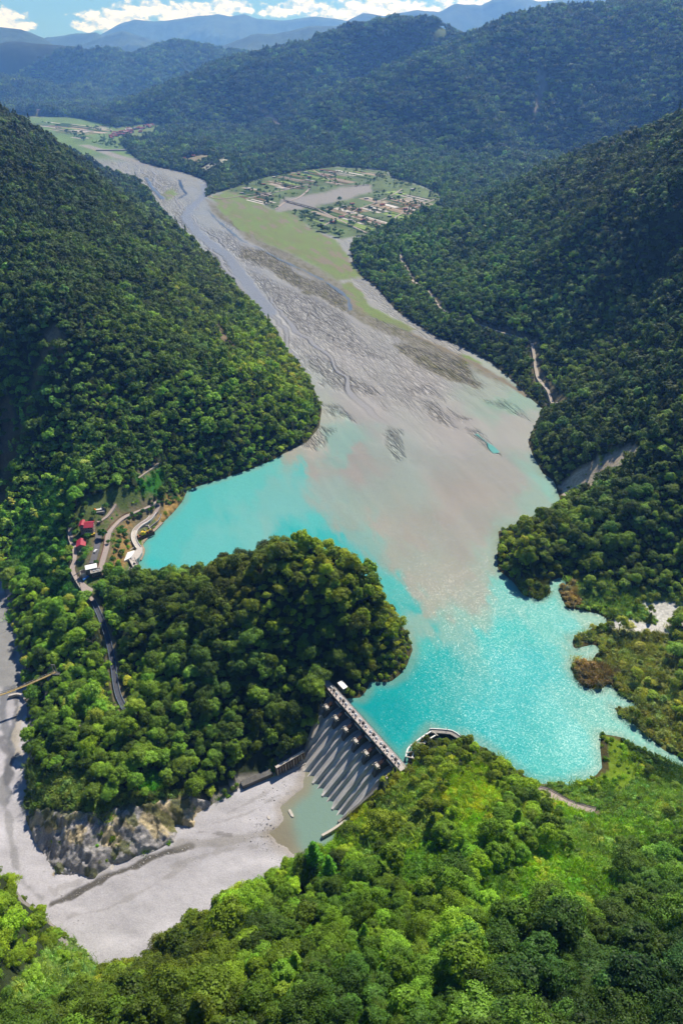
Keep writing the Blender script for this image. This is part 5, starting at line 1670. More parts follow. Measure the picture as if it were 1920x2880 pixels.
railing('guard_rail', PS, 'dark railing along the lake side of the pale shore road', 'railing', 3.1, 1.0, DARKM)

# ------------------------------------------------------------------ houses
def gable(parent, L_, Wd, H, rise, wallm, roofm, over=0.6, base=-4.0):
    m = MB()
    m.prism_x([(-Wd / 2, base), (Wd / 2, base), (Wd / 2, H), (0, H + rise), (-Wd / 2, H)], -L_ / 2, L_ / 2)
    m.build('wall', wallm, parent)
    r = MB()
    e = over
    k = rise / (Wd / 2)
    r.prism_x([(-Wd / 2 - e, H - e * k + .05), (0, H + rise + .05), (Wd / 2 + e, H - e * k + .05), (Wd / 2 + e, H - e * k + .3), (0, H + rise + .32), (-Wd / 2 - e, H - e * k + .3)], -L_ / 2 - e, L_ / 2 + e)
    r.box(-L_ / 2 - e, L_ / 2 + e, -0.18, 0.18, H + rise + .25, H + rise + .42)
    return r.build('roof', roofm, parent)
def window(parent, x, y, z, w, h, face, frame=WHITE):
    """face: direction of the outward normal, 'x+','x-','y+','y-'"""
    f, g_ = MB(), MB()
    s_ = 1 if face[1] == '+' else -1
    if face[0] == 'y':
        f.box(x - w / 2 - .12, x + w / 2 + .12, min(y, y + s_ * .08), max(y, y + s_ * .08), z - .12, z + h + .12)
        g_.box(x - w / 2, x + w / 2, min(y + s_ * .081, y + s_ * .11), max(y + s_ * .081, y + s_ * .11), z, z + h)
    else:
        f.box(min(x, x + s_ * .08), max(x, x + s_ * .08), y - w / 2 - .12, y + w / 2 + .12, z - .12, z + h + .12)
        g_.box(min(x + s_ * .081, x + s_ * .11), max(x + s_ * .081, x + s_ * .11), y - w / 2, y + w / 2, z, z + h)
    a = f.build('window', frame, parent)
    g_.build('pane', GLASS, a)
p = hit(252, 1496)
rot = R(8)
h1 = empty('house', (p[0], p[1], p[2]), rot)
tag(h1, 'tall pinkish house of several storeys under a folded red metal roof', 'house')
def rbox(o, x0, x1, y0, y1, z0, z1, m, n): return MB().box(x0, x1, y0, y1, z0, z1).build(n, m, o)
wl_ = MB()
wl_.box(-3.4, 5.4, -4.6, 4.8, -4, 8.6)
wl_.box(-7.4, -3.41, -2.6, 5.6, -4, 9.6)
wl_.build('wall', PINKW, h1)
r = MB()
r.add([(-3.0, -5.3, 8.5), (6.1, -5.3, 8.5), (6.1, 0.6, 11.2), (-3.0, 0.6, 11.2), (6.1, 5.5, 8.9), (-3.0, 5.5, 8.9), (-3.0, -5.3, 8.25), (6.1, -5.3, 8.25), (6.1, 5.5, 8.65), (-3.0, 5.5, 8.65), (6.1, .6, 10.9), (-3, .6, 10.9)],
      [(0, 1, 2, 3), (3, 2, 4, 5), (6, 7, 1, 0), (5, 4, 8, 9), (1, 7, 10, 2), (2, 10, 8, 4), (0, 3, 11, 6), (3, 5, 9, 11), (7, 6, 11, 10), (10, 11, 9, 8)])
rf = r.build('roof', REDROOF, h1)
r = MB()
r.add([(-7.9, -3.2, 9.5), (-2.9, -3.2, 10.4), (-2.9, 6.2, 10.4), (-7.9, 6.2, 9.5), (-5.0, -3.2, 11.3), (-5.0, 6.2, 11.3), (-7.9, -3.2, 9.2), (-2.9, -3.2, 10.1), (-2.9, 6.2, 10.1), (-7.9, 6.2, 9.2)],
      [(0, 4, 5, 3), (4, 1, 2, 5), (0, 6, 7, 1, 4), (3, 5, 2, 8, 9), (0, 3, 9, 6), (1, 7, 8, 2), (6, 9, 8, 7)])
r.build('wing_roof', REDROOF, h1)
for zz in (0.8, 3.6, 6.3):
    for xx in (-1.0, 1.4, 3.8): window(h1, xx, -4.6, zz, 1.5, 1.3, 'y-')
    window(h1, 5.4, -2.0, zz, 1.5, 1.3, 'x+'); window(h1, 5.4, 2.0, zz, 1.5, 1.3, 'x+')
for zz in (3.4, 6.4): window(h1, -5.4, -2.6, zz, 1.4, 1.3, 'y-')
MB().box(-3.3, 5.6, -5.9, -4.62, 2.6, 2.85).build('balcony', CONC_L, h1)
MB().box(-3.3, 5.6, -5.9, -5.75, 2.85, 3.7).build('balcony', CONC_L, h1)
MB().box(-3.0, 3.0, -8.4, -4.9, 2.2, 2.45).build('porch_roof', REDROOF, h1)
p = hit(231, 1536)
h2 = empty('house', (p[0], p[1], p[2]), R(104))
tag(h2, 'small low house with a plain red gable roof, nearer the camera than the tall one', 'house')
gable(h2, 10.0, 7.4, 3.6, 1.9, PINKW, REDROOF, 0.7)
for xx in (-2.5, 0, 2.5): window(h2, xx, -3.7, 1.0, 1.2, 1.3, 'y-')
window(h2, -5.0, 0.8, 1.0, 1.2, 1.3, 'x-')
MB().box(-5.06, -5.0, -2.4, -1.3, 0, 2.2).build('door', DARKM, h2)
# switch house
p = hit(262, 1612)
h3 = empty('switch_house', (p[0], p[1], p[2]), R(22))
tag(h3, 'flat-roofed switch house with a white upper roof and a parapet, next to the fenced yard', 'building')
MB().box(-5, 4.2, -0.5, 5.5, -4, 5.6).build('upper_block', GREYW, h3)
MB().box(-5.5, 4.8, -1.0, 6.0, 5.6, 6.0).build('upper_roof', WHITE, h3)
MB().box(-1.4, 7.4, -6.4, -0.52, -4, 4.3).build('lower_block', plain('brown_wall', alb(130, 98, 88), 0.9, 0.2, 0.8), h3)
m = MB(); m.box(-1.7, 7.7, -6.7, -6.3, 4.3, 5.1); m.box(-1.7, 7.7, -0.95, -0.55, 4.3, 5.1); m.box(-1.7, -1.3, -6.29, -0.96, 4.3, 5.1); m.box(7.3, 7.7, -6.29, -0.96, 4.3, 5.1)
m.build('parapet', CONC_L, h3)
MB().box(-1.29, 7.29, -6.29, -0.96, 4.3, 4.5).build('lower_roof', CONC, h3)
m = MB(); m.box(1.0, 2.2, -4, -3, 4.5, 5.4); m.box(3.6, 4.6, -3.2, -2.4, 4.5, 5.2); m.box(4.8, 5.8, -5.2, -4.3, 4.5, 5.5)
m.build('roof_unit', STEEL, h3)
for xx in (0.5, 3, 5.5): window(h3, xx, -6.4, 1.2, 1.4, 1.4, 'y-')
m = MB(); m.box(-10.5, -10.2, -2, 4, -3, 3.2); m.box(-10.19, -5.6, 3.7, 4, -3, 3.2); m.box(-10.19, -5.6, -2, -1.7, -3, 3.2)
m.build('yard_wall', CONC_L, h3)
# yard slab, transformer, portal frames
yp = [hit(*q) for q in ((207, 1622), (222, 1612), (250, 1640), (262, 1634), (262, 1660), (250, 1690), (232, 1668))]
zc = float(np.mean([q[2] for q in yp])) + 0.5
m = MB()
n_ = len(yp)
m.add([(q[0], q[1], zc) for q in yp] + [(q[0], q[1], zc - 5) for q in yp], [tuple(range(n_))] + [(i, (i + 1) % n_, (i + 1) % n_ + n_, i + n_) for i in range(n_)])
o = m.build('pavement', ROADM); o['kind'] = 'structure'
p = at_z(242, 1627, zc + 1.2)
tf = empty('transformer', (p[0], p[1], zc), R(60))
tag(tf, 'bright blue boxy transformer standing in the yard beside the switch house', 'transformer')
MB().box(-3.0, 3.0, -1.1, 1.1, 0, 2.4).build('tank', BLUE, tf)
m = MB()
for q in range(8): m.box(-2.6 + q * .7, -2.4 + q * .7, 1.1, 1.9, .3, 2.1)
m.build('radiator', BLUE, tf)
for q in (-1.6, 0, 1.6): MB().box(q - .18, q + .18, -.2, .2, 2.4, 3.6).build('bushing', CONC_L, tf)
for i, (q, lab) in enumerate((((214, 1632), 'grey steel portal frame nearest the white boundary wall of the yard'), ((224, 1642), 'grey steel portal frame in the middle of the yard'), ((230, 1622), 'grey steel portal frame beside the blue transformer'))):
    p = at_z(*q, zc)
    g_ = empty('portal_frame', p, R(62))
    tag(g_, lab, 'frame', 'portal frames in the transformer yard')
    MB().box(-4.1, -3.8, -.15, .15, 0, 5.6).build('post', DARKM, g_)
    MB().box(3.8, 4.1, -.15, .15, 0, 5.6).build('post', DARKM, g_)
    MB().box(-4.6, 4.6, -.18, .18, 5.6, 5.95).build('crossbar', DARKM, g_)
p = at_z(229, 1660, zc)
g_ = empty('utility_pole', p)
tag(g_, 'dark utility pole with two cross arms at the tip of the paved yard', 'pole')
MB().box(-.16, .16, -.16, .16, -1, 9).build('shaft', DARKM, g_)
MB().box(-1.5, 1.5, -.1, .1, 8.2, 8.45).build('cross_arm', DARKM, g_)
MB().box(-1.2, 1.2, -.1, .1, 7.2, 7.4).build('cross_arm', DARKM, g_)
# small works yard with an orange awning uphill of the tall house
p = hit(276, 1436)
g_ = empty('awning_shed', p, R(15))
tag(g_, 'open shed with an orange pointed awning and pale sheets, uphill of the tall house', 'shed')
MB().add([(-4, -1.2, 1.2), (-1.4, -1.2, 1.2), (-1.4, 1.4, 1.2), (-4, 1.4, 1.2), (-3.2, .4, 3.4)], [(0, 1, 4), (1, 2, 4), (2, 3, 4), (3, 0, 4), (3, 2, 1, 0)]).build('awning', ORANGE, g_)
MB().box(-1.3, 4.2, -1, .8, 1.3, 1.6).build('roof', WHITE, g_)
MB().box(2.6, 5.6, 0.9, 3.6, 1.0, 1.3).build('side_roof', CONC_L, g_)
m = MB()
for x_, y_ in ((-3.9, -1.1), (-1.5, 1.3), (4.1, -.9), (5.5, 3.5), (2.7, 1.0), (-1.2, -.9)): m.box(x_ - .1, x_ + .1, y_ - .1, y_ + .1, -2, 1.3)
m.build('post', STEEL, g_)
MB().box(-7, 6.5, -3.4, 4, -4, 0.15).build('slab', CONC, g_)
# boundary wall and pads by the houses
for q0, q1, lab in (((200, 1490), (232, 1470), 'short pale garden wall leading up to the tall house'), ((222, 1560), (231, 1545), 'pale stone steps wall below the small red-roofed house')):
    P_ = [hit(*q0), hit((q0[0] + q1[0]) / 2, (q0[1] + q1[1]) / 2), hit(*q1)]
    o = MB().strip([(a_[0], a_[1], a_[2] + 1.3) for a_ in P_], 0.5, 3.5).build('garden_wall', CONC_L)
    tag(o, lab, 'wall')
def vehicle(px, py, z, rz, label, mat, L_=4.4, truck=False):
    if z is None:
        p = hit(px, py); z = p[2] + 0.6
    else: p = at_z(px, py, z)
    t = empty('parked_truck' if truck else 'parked_car', (p[0], p[1], z), rz)
    tag(t, label, 'truck' if truck else 'car')
    b_ = MB()
    if truck:
        b_.prism_x([(-2.8, .5), (-2.8, 1.2), (-.6, 1.2), (-.6, .5)], -.9, .9); b_.box(-.95, .95, -2.8, .7, .9, 1.5); b_.box(-.9, .9, .72, 2.5, .5, 2.2)
    else: b_.prism_x([(-2.2, .35), (-2.2, .95), (-1.5, 1.05), (-1.0, 1.5), (.6, 1.5), (1.2, 1.0), (2.1, .85), (2.2, .35)], -.88, .88)
    b_.build('body', mat, t)
    g2 = MB()
    if truck: g2.box(-.8, .8, 2.5, 2.54, 1.3, 2.0)
    else: g2.prism_x([(-1.42, 1.08), (-.98, 1.46), (.58, 1.46), (1.12, 1.05)], -.9, .9)
    g2.build('glass', GLASS, t)
    for sx in (-.85, .85):
        for sy in (-1.35, 1.35):
            V_, F_ = tube([(sx - .1, sy, .33), (sx + .1, sy, .33)], [.33, .33], 12)
            w2 = MB().add(V_, F_).add(V_[:12], [tuple(range(12))]).add(V_[12:], [tuple(range(12))])
            w2.build('wheel', DARKM, t)
vehicle(262, 1507, None, R(-70), 'yellow small machine truck parked in front of the tall house', YELLOW, truck=True)
vehicle(270, 1552, None, R(-12), 'white car parked on the short wide lane below the houses', WHITE)

# ------------------------------------------------------------------ intake works on the lake
def Z6(zx, zy): return (160 + zx / 3.92, 1380 + zy / 3.92)
DK = 5.0
ik = empty('intake_bridge', at_z(*Z6(830, 740), 0))
tag(ik, 'pale concrete intake bridge running from the curved lane to the wooded knoll', 'bridge')
o0 = np.array(ik.location)
c1_ = dense([at_z(*Z6(*q), DK) for q in ((1110, 160), (1080, 235), (1010, 325), (930, 378), (872, 430), (850, 490), (856, 545), (885, 600), (905, 630))], 3)
MB().strip(rel(c1_, o0), 5.0, 2.2).build('curved_deck', CONC_L, ik)
for off in (-2.35, 2.35):
    MB().strip([(a_, b_, c + 1.0) for a_, b_, c in rel(side(c1_, off), o0)], 0.3, 1.0).build('parapet', WHITE, ik)
c2_ = dense([at_z(*Z6(*q), DK) for q in ((825, 745), (870, 830), (915, 900), (958, 975), (985, 1010))], 3)
MB().strip(rel(c2_, o0), 5.6, 1.6).build('straight_deck', CONC_L, ik)
for off in (-2.7, 2.7):
    MB().strip([(a_, b_, c + 1.0) for a_, b_, c in rel(side(c2_, off), o0)], 0.25, 0.9).build('parapet', CONC_L, ik)
for k in range(5):
    q = c2_[min(len(c2_) - 1, int((k + .3) * len(c2_) / 5))] - o0
    m = MB()
    m.box(q[0] - 1.2, q[0] + 1.2, q[1] - 3.4, q[1] + 2.4, -9, DK - 1.6 - o0[2])
    m.build('pier', CONC_D, ik)
    m = MB()
    m.box(q[0] - .9, q[0] + .3, q[1] - .8, q[1] + .6, q[2], q[2] + 1.5); m.box(q[0] + .5, q[0] + 1.1, q[1] - .5, q[1] + .5, q[2], q[2] + .9)
    m.build('gate_hoist', DARKM if k % 2 else STEEL, ik)
hd = [at_z(*Z6(*q), DK + 0.4) for q in ((905, 615), (945, 625), (940, 680), (905, 735), (860, 775), (800, 745), (850, 680))]
n_ = len(hd)
m = MB()
m.add([tuple(q - o0) for q in hd] + [(q[0] - o0[0], q[1] - o0[1], -12) for q in hd], [tuple(range(n_))] + [(i, (i + 1) % n_, (i + 1) % n_ + n_, i + n_) for i in range(n_)])
m.build('headworks', CONC_L, ik)
sl = [at_z(*Z6(*q), DK + 0.7) for q in ((740, 775), (780, 680), (860, 655), (850, 690), (800, 745))]
m = MB()
m.add([tuple(q - o0) for q in sl] + [(q[0] - o0[0], q[1] - o0[1], -10) for q in sl], [tuple(range(5))] + [(i, (i + 1) % 5, (i + 1) % 5 + 5, i + 5) for i in range(5)])
m.build('apron', WHITE, ik)
for k in range(4):
    a_ = at_z(*Z6(905 + 12 * k, 640 + 20 * k), DK + 1.4) - o0
# settling basins: open concrete pits beside the bridge
def basin(label, top_px, z, depth, wallm=CONC_L, piers=3):
    P_ = [at_z(*Z6(*q), z) for q in top_px]
    t = empty('intake_basin', np.mean(P_, axis=0))
    tag(t, label, 'basin', None)
    c = np.array(t.location)
    Q_ = rel(P_, c)
    MB().strip(Q_ + [Q_[0]], 0.9, depth).build('rim_wall', wallm, t)
    n = len(Q_)
    MB().add([(a_, b_, -depth + .4) for a_, b_, _ in Q_] , [tuple(range(n))]).build('floor', CONC_D, t)
    for k in range(piers):
        f = (k + 1) / (piers + 1)
        a_ = np.asarray(Q_[0]) * (1 - f) + np.asarray(Q_[1]) * f
        b_ = np.asarray(Q_[-1]) * (1 - f) + np.asarray(Q_[2]) * f
        MB().beam(a_ - np.array((0, 0, 1.2)), b_ - np.array((0, 0, 1.2)), .6, 1.6).build('divider', CONC, t)
basin('round-ended concrete basin in deep shadow under the end of the intake bridge', [(705, 915), (805, 880), (845, 830), (800, 760), (745, 780), (700, 810), (685, 850)], 4.6, 9)
basin('small square concrete basin beside the curved part of the intake bridge', [(745, 650), (805, 655), (860, 615), (830, 560), (760, 570)], 4.4, 8, piers=1)
basin('wide open basin inside the curve of the intake bridge, next to the yellow machine', [(905, 510), (1045, 440), (1010, 380), (930, 390), (890, 440), (875, 490)], 3.6, 7, piers=2)
# trash rake
p0, p1 = at_z(*Z6(880, 515), 4.6), at_z(*Z6(1068, 440), 4.6)
rk = empty('trash_rake', (p0 + p1) / 2, math.atan2(p1[1] - p0[1], p1[0] - p0[0]))
tag(rk, 'yellow travelling rake machine on rails at the edge of the lake', 'machine')
Lr = float(np.hypot(*(p1 - p0)[:2])) / 2
MB().box(-Lr, Lr, -1.9, -1.5, -4, 0.3).build('rail_beam', RUST, rk)
MB().box(-Lr, Lr, 1.5, 1.9, -4, 0.3).build('rail_beam', RUST, rk)
m = MB(); m.box(-4.5, 0.5, -1.5, 1.5, .5, 2.6); m.box(-3.5, -1.0, -1.2, 1.2, 2.6, 4.0)
m.build('cab', YELLOW, rk)
MB().beam((0.4, 0, 2.2), (6.8, -0.6, 3.4), .6).build('boom', YELLOW, rk)
m = MB(); m.beam((6.6, -.6, 3.2), (7.6, -.8, .6), .4); m.beam((3.4, -2.0, .4), (3.4, 2.0, 2.6), .35); m.beam((-7, -1.7, .4), (-7, 1.7, 1.8), .35)
m.build('rake_arm', ORANGE, rk)
# pale lakeside wall with piers, stone revetment
pw = dense([at_z(*Z6(*q), 3.6) for q in ((1150, 255), (1120, 320), (1060, 370), (1015, 410))], 3)
t = empty('lakeside_wall', pw[0])
tag(t, 'tall grey wall with dark ribs below the lane on the lake side', 'wall')
MB().strip(rel(pw, pw[0]), 0.8, 7).build('panel', CONC, t)
for q in rel(side(pw, -0.7)[::2], pw[0]): MB().box(q[0] - .4, q[0] + .4, q[1] - .4, q[1] + .4, -6, .2).build('buttress', CONC_D, t)
rv = dense([at_z(*Z6(*q), 1.4) for q in ((1160, 345), (1110, 395), (1060, 445), (985, 520), (930, 590), (950, 640), (945, 690), (915, 760))], 3)
o = MB().strip(rv, 3.4, 6).build('revetment', plain('stone_revetment', alb(192, 172, 150), 0.95, 0.35, 0.5, bump=0.3))
tag(o, 'pale stone revetment at the waterline around the intake', 'embankment')

# ------------------------------------------------------------------ left river: footbridge, poles, cables
z_b = -9.0
a, c_ = at_z(-70, 1976, z_b), at_z(156, 1890, z_b + 1)
fb = empty('suspension_footbridge', a)
tag(fb, 'narrow yellowish suspension footbridge across the grey side river', 'bridge')
n_ = 24
PB = [a * (1 - i / n_) + c_ * (i / n_) - np.array((0, 0, 2.2 * math.sin(math.pi * i / n_))) for i in range(n_ + 1)]
MB().strip(rel(PB, a), 1.9, 0.35).build('deck', TAN, fb)
for off in (-0.95, 0.95):
    S_ = rel(side(PB, off), a)
    m = MB()
    m.strip([(x_, y_, z_ + 1.1) for x_, y_, z_ in S_], .12, .12)
    for x_, y_, z_ in S_: m.box(x_ - .05, x_ + .05, y_ - .05, y_ + .05, z_, z_ + 1.1)
    m.build('railing', STEEL, fb)
    m = MB()
    for i in range(n_):
        h0, h1_ = [7.0 * (2 * k / n_ - 1) ** 2 + 1.0 for k in (i, i + 1)]
        (x0, y0, z0_), (x1, y1, z1_) = S_[i], S_[i + 1]
        m.beam((x0, y0, z0_ + h0), (x1, y1, z1_ + h1_), .16)
    m.build('cable', DARKM, fb)
q = np.asarray(rel([c_], a)[0])
m = MB(); m.box(q[0] - 1.3, q[0] - .9, q[1] - .25, q[1] + .25, q[2] - 6, q[2] + 8.5); m.box(q[0] + .9, q[0] + 1.3, q[1] - .25, q[1] + .25, q[2] - 6, q[2] + 8.5); m.box(q[0] - 1.29, q[0] + 1.29, q[1] - .2, q[1] + .2, q[2] + 7.6, q[2] + 8.2)
m.build('tower', CONC, fb)
MB().box(q[0] - 1.5, q[0] + 4, q[1] - 2.5, q[1] + 1.0, q[2] - 10, q[2] - .3).build('abutment', CONC_D, fb)
p = at_z(54, 1964, -28)
o = MB().strip(dense([p + np.array(q_) for q_ in ((-9, 2, 1.0), (-3, 4, 1.2), (3, 2, 1.3), (6, -2, 1.5))], 2), 1.6, 3).build('groyne', CONC_L)
tag(o, 'small curved white concrete groyne on the bank of the side river', 'wall')
for k, (q0, q1, z0_, z1_, lab) in enumerate((((-40, 1735), (90, 1620), 22, 40, 'thin dark cable over the side river, the upper of the two'), ((-40, 1800), (150, 1680), 10, 30, 'thin dark cable over the side river, the lower of the two'))):
    P0, P1 = at_z(*q0, z0_), at_z(*q1, z1_)
    C_ = [P0 * (1 - i / 16) + P1 * (i / 16) - np.array((0, 0, 5 * math.sin(math.pi * i / 16))) for i in range(17)]
    V_, F_ = tube(C_, [0.07] * 17, 5)
    o = MB().add(V_, F_).build('power_cable', DARKM)
    tag(o, lab, 'cable')
# terrace of concrete in the wood
p = hit(236, 2042)
o = MB().strip([p + np.array((-6, -1, 1.2)), p + np.array((0, 1.2, 1.4)), p + np.array((6, 0.6, 1.2))], 2.2, 4).build('retaining_wall', CONC_L)
tag(o, 'short pale concrete wall showing through a gap in the wood above the cliff', 'wall')
# dead tree
p = hit(262, 1822)
t = empty('dead_tree', p)
tag(t, 'bare bleached dead tree leaning among green crowns by the shaded lane', 'tree')
gd = random.Random(3)
V_, F_ = tube([(0, 0, -1), (0.4, 0, 5), (1.2, .3, 9)], [.4, .3, .2], 7)
MB().add(V_, F_).build('trunk', plain('dead_wood', alb(196, 172, 150), 0.9, 0.2, 1.0), t)
for k in range(9):
    a_ = gd.uniform(0, 6.28); h_ = gd.uniform(4, 8.5); l_ = gd.uniform(3, 6)
    V_, F_ = tube([(h_ * .11, .1, h_), (h_ * .11 + l_ * .5 * math.cos(a_), l_ * .5 * math.sin(a_), h_ + l_ * .45), (h_ * .11 + l_ * math.cos(a_), l_ * math.sin(a_), h_ + l_ * .8)], [.2, .13, .04], 6)
    MB().add(V_, F_).build('branch', MATS['dead_wood'], t)
# small planted trees and bushes round the intake and the houses
YT = [(345,1492,.55),(353,1500,.5),(366,1466,.4),(380,1456,.36),(390,1451,.36),(402,1444,.42),(420,1438,.42),(430,1434,.42),(430,1424,.4),(447,1420,.42),(460,1417,.34),(471,1414,.36),(486,1411,.42),(495,1409,.42),(372,1450,.4),(396,1452,.36),(345,1562,.62),(338,1532,.55),(333,1545,.45),
      (291,1514,.85),(250,1519,.6),(246,1560,.62),(228,1568,.55),(238,1575,.5),(268,1455,.7),(214,1508,.6),(208,1490,.6),(222,1470,.55),(283,1470,.35),(345,1508,.6),(356,1512,.5),(360,1530,.5),(462,1392,.35),(440,1400,.4),(425,1410,.35),(452,1404,.4),(478,1398,.3),(322,1585,.6),(312,1602,.7),(335,1598,.6),
      (244,1428,.6),(300,1432,.6),(273,1590,.45),(212,1528,.5),(306,1530,.35)]
for k, (qx, qy, s_) in enumerate(YT):
    p = hit(qx, qy)
    cm_, tm_ = NEARP[k % 8]
    t = empty('garden_tree', (p[0], p[1], p[2] - .3), random.uniform(0, 6.28))
    t.scale = (s_, s_, s_ * random.uniform(.95, 1.25))
    where = 'between the lanes above the intake' if qx > 325 else 'around the red-roofed houses'
    tag(t, f'small dark green garden tree {where}', 'tree', f'small garden trees {where}')
    for nm, me in (('crown', cm_), ('trunk', tm_)):
        c = bpy.data.objects.new(nm, me); COL.objects.link(c); c.parent = t
        if nm == 'crown': c['tint'] = [float(v) for v in lin((58, 96, 30)) * 1.7 * random.uniform(.7, 1.25)]

# ------------------------------------------------------------------ boulders and drift
def boulder(px, py, z, r, label, mat, sx=1.0, rz=0.0, seed=0, name='boulder'):
    p = at_z(px, py, z)
    bm = bmesh.new()
    bmesh.ops.create_icosphere(bm, subdivisions=3, radius=1)
    for v in bm.verts:
        d = v.co.normalized()
        f = 1 + 0.28 * float(fbm(np.array([d.x * 1.6 + seed * 3.1]), np.array([d.y * 1.6 + d.z * 2.3]), seed, 3)[0])
        v.co = Vector((max(-.9, min(.9, d.x * f)) * r * sx * .9, max(-.86, min(.9, d.y * f)) * r * .8, max(-.7, min(.6, d.z * f)) * r * .55))
    me = bpy.data.meshes.new(name); bm.to_mesh(me); bm.free()
    me.materials.append(mat)
    o = bpy.data.objects.new(name, me); COL.objects.link(o)
    o.location = p; o.rotation_euler = (0, 0, rz)
    tag(o, label, 'rock', 'boulders on the gravel' if name == 'boulder' else None)
STONE = plain('pale_stone', alb(226, 218, 208), 0.9, 0.2, 0.8, bump=0.15)
STONE2 = plain('ochre_stone', alb(196, 178, 150), 0.9, 0.25, 0.8, bump=0.15)
boulder(818, 2288, GZ + .2, 1.5, 'long thin white slab of rock lying in the shallow pool', STONE, 2.6, R(-62), 1)
boulder(757, 2204, GZ + .7, 1.3, 'long white slab of rock on gravel near the plain grey wall', STONE, 2.6, R(-50), 2)
boulder(755, 2300, GZ + .7, 1.1, 'white flat rock on gravel beside the pool edge', STONE, 1.8, R(-58), 3)
boulder(428, 2388, GZ + 1, 3.0, 'pale block of rock against the dark foot of the cliff', STONE, 1.2, .4, 4)
boulder(318, 2440, GZ + .5, 2.6, 'white rock standing in the stream just below the cliff', STONE, 1, .8, 5)
boulder(305, 2486, GZ + .5, 2.2, 'white rock on gravel on the near side of the stream', STONE, 1, .2, 6)
boulder(322, 2410, GZ + 2, 2.4, 'orange-tinted pale rock wedged in the cliff foot', plain('orange_stone', alb(225, 170, 130), .9, .2, .8), 1, .2, 7)
gb_ = random.Random(9)
for k in range(26):
    f = gb_.random()
    qx, qy = 72 + 95 * f + gb_.uniform(-14, 14), 2235 + 215 * f + gb_.uniform(-18, 18)
    boulder(qx, qy, GZ + .6, gb_.uniform(.7, 2.3), 'pale boulder in the rockfall between the side river and the cliff', STONE if gb_.random() < .6 else STONE2, gb_.uniform(.9, 1.4), gb_.uniform(0, 3), 20 + k)

# ------------------------------------------------------------------ upstream: fields, farm houses, village, weir
gq = np.random.default_rng(21)
FV, FC = [], []
PAL = [(236,230,224),(104,84,72),(222,214,204),(74,104,50),(66,92,46),(160,186,104),(88,118,58),(150,124,98),(132,108,88),(200,186,168),(176,160,134),(70,98,52),(110,140,70),(190,168,146)]
def plots(poly, ang, lw, hw, dist, lift, fill=0.9, wht=1.0):
    P_ = np.array([on_floor(*q)[:2] for q in poly])
    c = P_.mean(0)
    d, n = np.array((math.cos(ang), math.sin(ang))), np.array((-math.sin(ang), math.cos(ang)))
    R_ = np.abs(P_ - c).max() * 1.3
    v = -R_
    while v < R_:
        w = gq.uniform(*hw)
        u = -R_ + gq.uniform(0, 60)
        col = None
        while u < R_:
            l = gq.uniform(*lw)
            k = PAL[gq.integers(len(PAL))]
            nsub = gq.integers(2, 6)
            tun = gq.uniform() < 0.20
            for j in range(nsub):
                a0, a1 = v + w * j / nsub, v + w * (j + .88) / nsub
                q = [c + d * uu + n * vv for uu, vv in ((u, a0), (u + l * .95, a0), (u + l * .95, a1), (u, a1))]
                if inside(np.array([sum(q) / 4]), P_).all() and inside(np.array(q), P_).sum() >= 3 and gq.uniform() < fill:
                    kk = k if gq.uniform() < .5 else PAL[gq.integers(len(PAL))]
                    if tun: kk = ((238, 232, 226), (92, 100, 66))[j % 2]
                    FV.extend([(x_, y_, float(zf(y_)) + lift) for x_, y_ in q])
                    FC.extend([alb(*kk) * gq.uniform(.8, 1.15)] * 4)
            u += l + (3 if gq.uniform() < .8 else 9)
        v += w + (2.5 if gq.uniform() < .8 else 8)
plots([(720,506),(780,474),(880,474),(960,472),(1085,484),(1095,498),(1040,512),(940,522),(860,540),(790,545)], R(-52), (70, 190), (30, 56), 0, .5)
plots([(830,592),(900,584),(985,566),(1050,545),(1170,525),(1228,548),(1234,575),(1195,594),(1120,626),(1050,650),(960,668),(885,640)], R(-56), (80, 210), (30, 60), 0, .5)
plots([(640,548),(690,520),(770,545),(780,575),(740,580),(690,560)], R(-50), (50, 110), (26, 46), 0, .5, .9)
plots([(85,345),(150,340),(215,352),(300,352),(330,372),(230,398),(160,372)], R(-40), (120, 260), (50, 90), 0, .6, .9)
print('plots', len(FV) // 4)
FV, FC = np.array(FV), np.array(FC)
o = mesh_np('field', FV, np.arange(len(FV)).reshape(-1, 4), vcol_mat('crop_rows', ((0.05, 0.2), (0.4, 0.25)), 0.95, 0.3, 0.6), False, {'Col': ('FLOAT_COLOR', 'POINT', FC)})
o['kind'] = 'structure'
HM = {}
def tiny_house(loc, rz, L_, Wd, H, roofm, label, cat, group):
    key = roofm.name
    if key not in HM:
        m = MB(); m.prism_x([(-.5, -.5), (.5, -.5), (.5, .7), (0, 1.0), (-.5, .7)], -.5, .5)
        o = m.build('house', GREYW)
        me = o.data
        r = MB(); r.prism_x([(-.58, .67), (0, 1.03), (.58, .67), (.58, .74), (0, 1.11), (-.58, .74)], -.56, .56)
        ro = r.build('roof', roofm)
        HM[key] = (me, ro.data)
        bpy.data.objects.remove(o); bpy.data.objects.remove(ro)
    a_, b_ = HM[key]
    h = bpy.data.objects.new('house', a_); COL.objects.link(h)
    h.location, h.rotation_euler, h.scale = loc, (0, 0, rz), (L_, Wd, H)
    r = bpy.data.objects.new('roof', b_); COL.objects.link(r); r.parent = h
    tag(h, label, cat, group)
gh = random.Random(12)
VP = [(500,352),(525,348),(545,346),(560,345)]
WR = plain('pale_roof', alb(220, 216, 210), .7, .15, .3)
n_v = 0
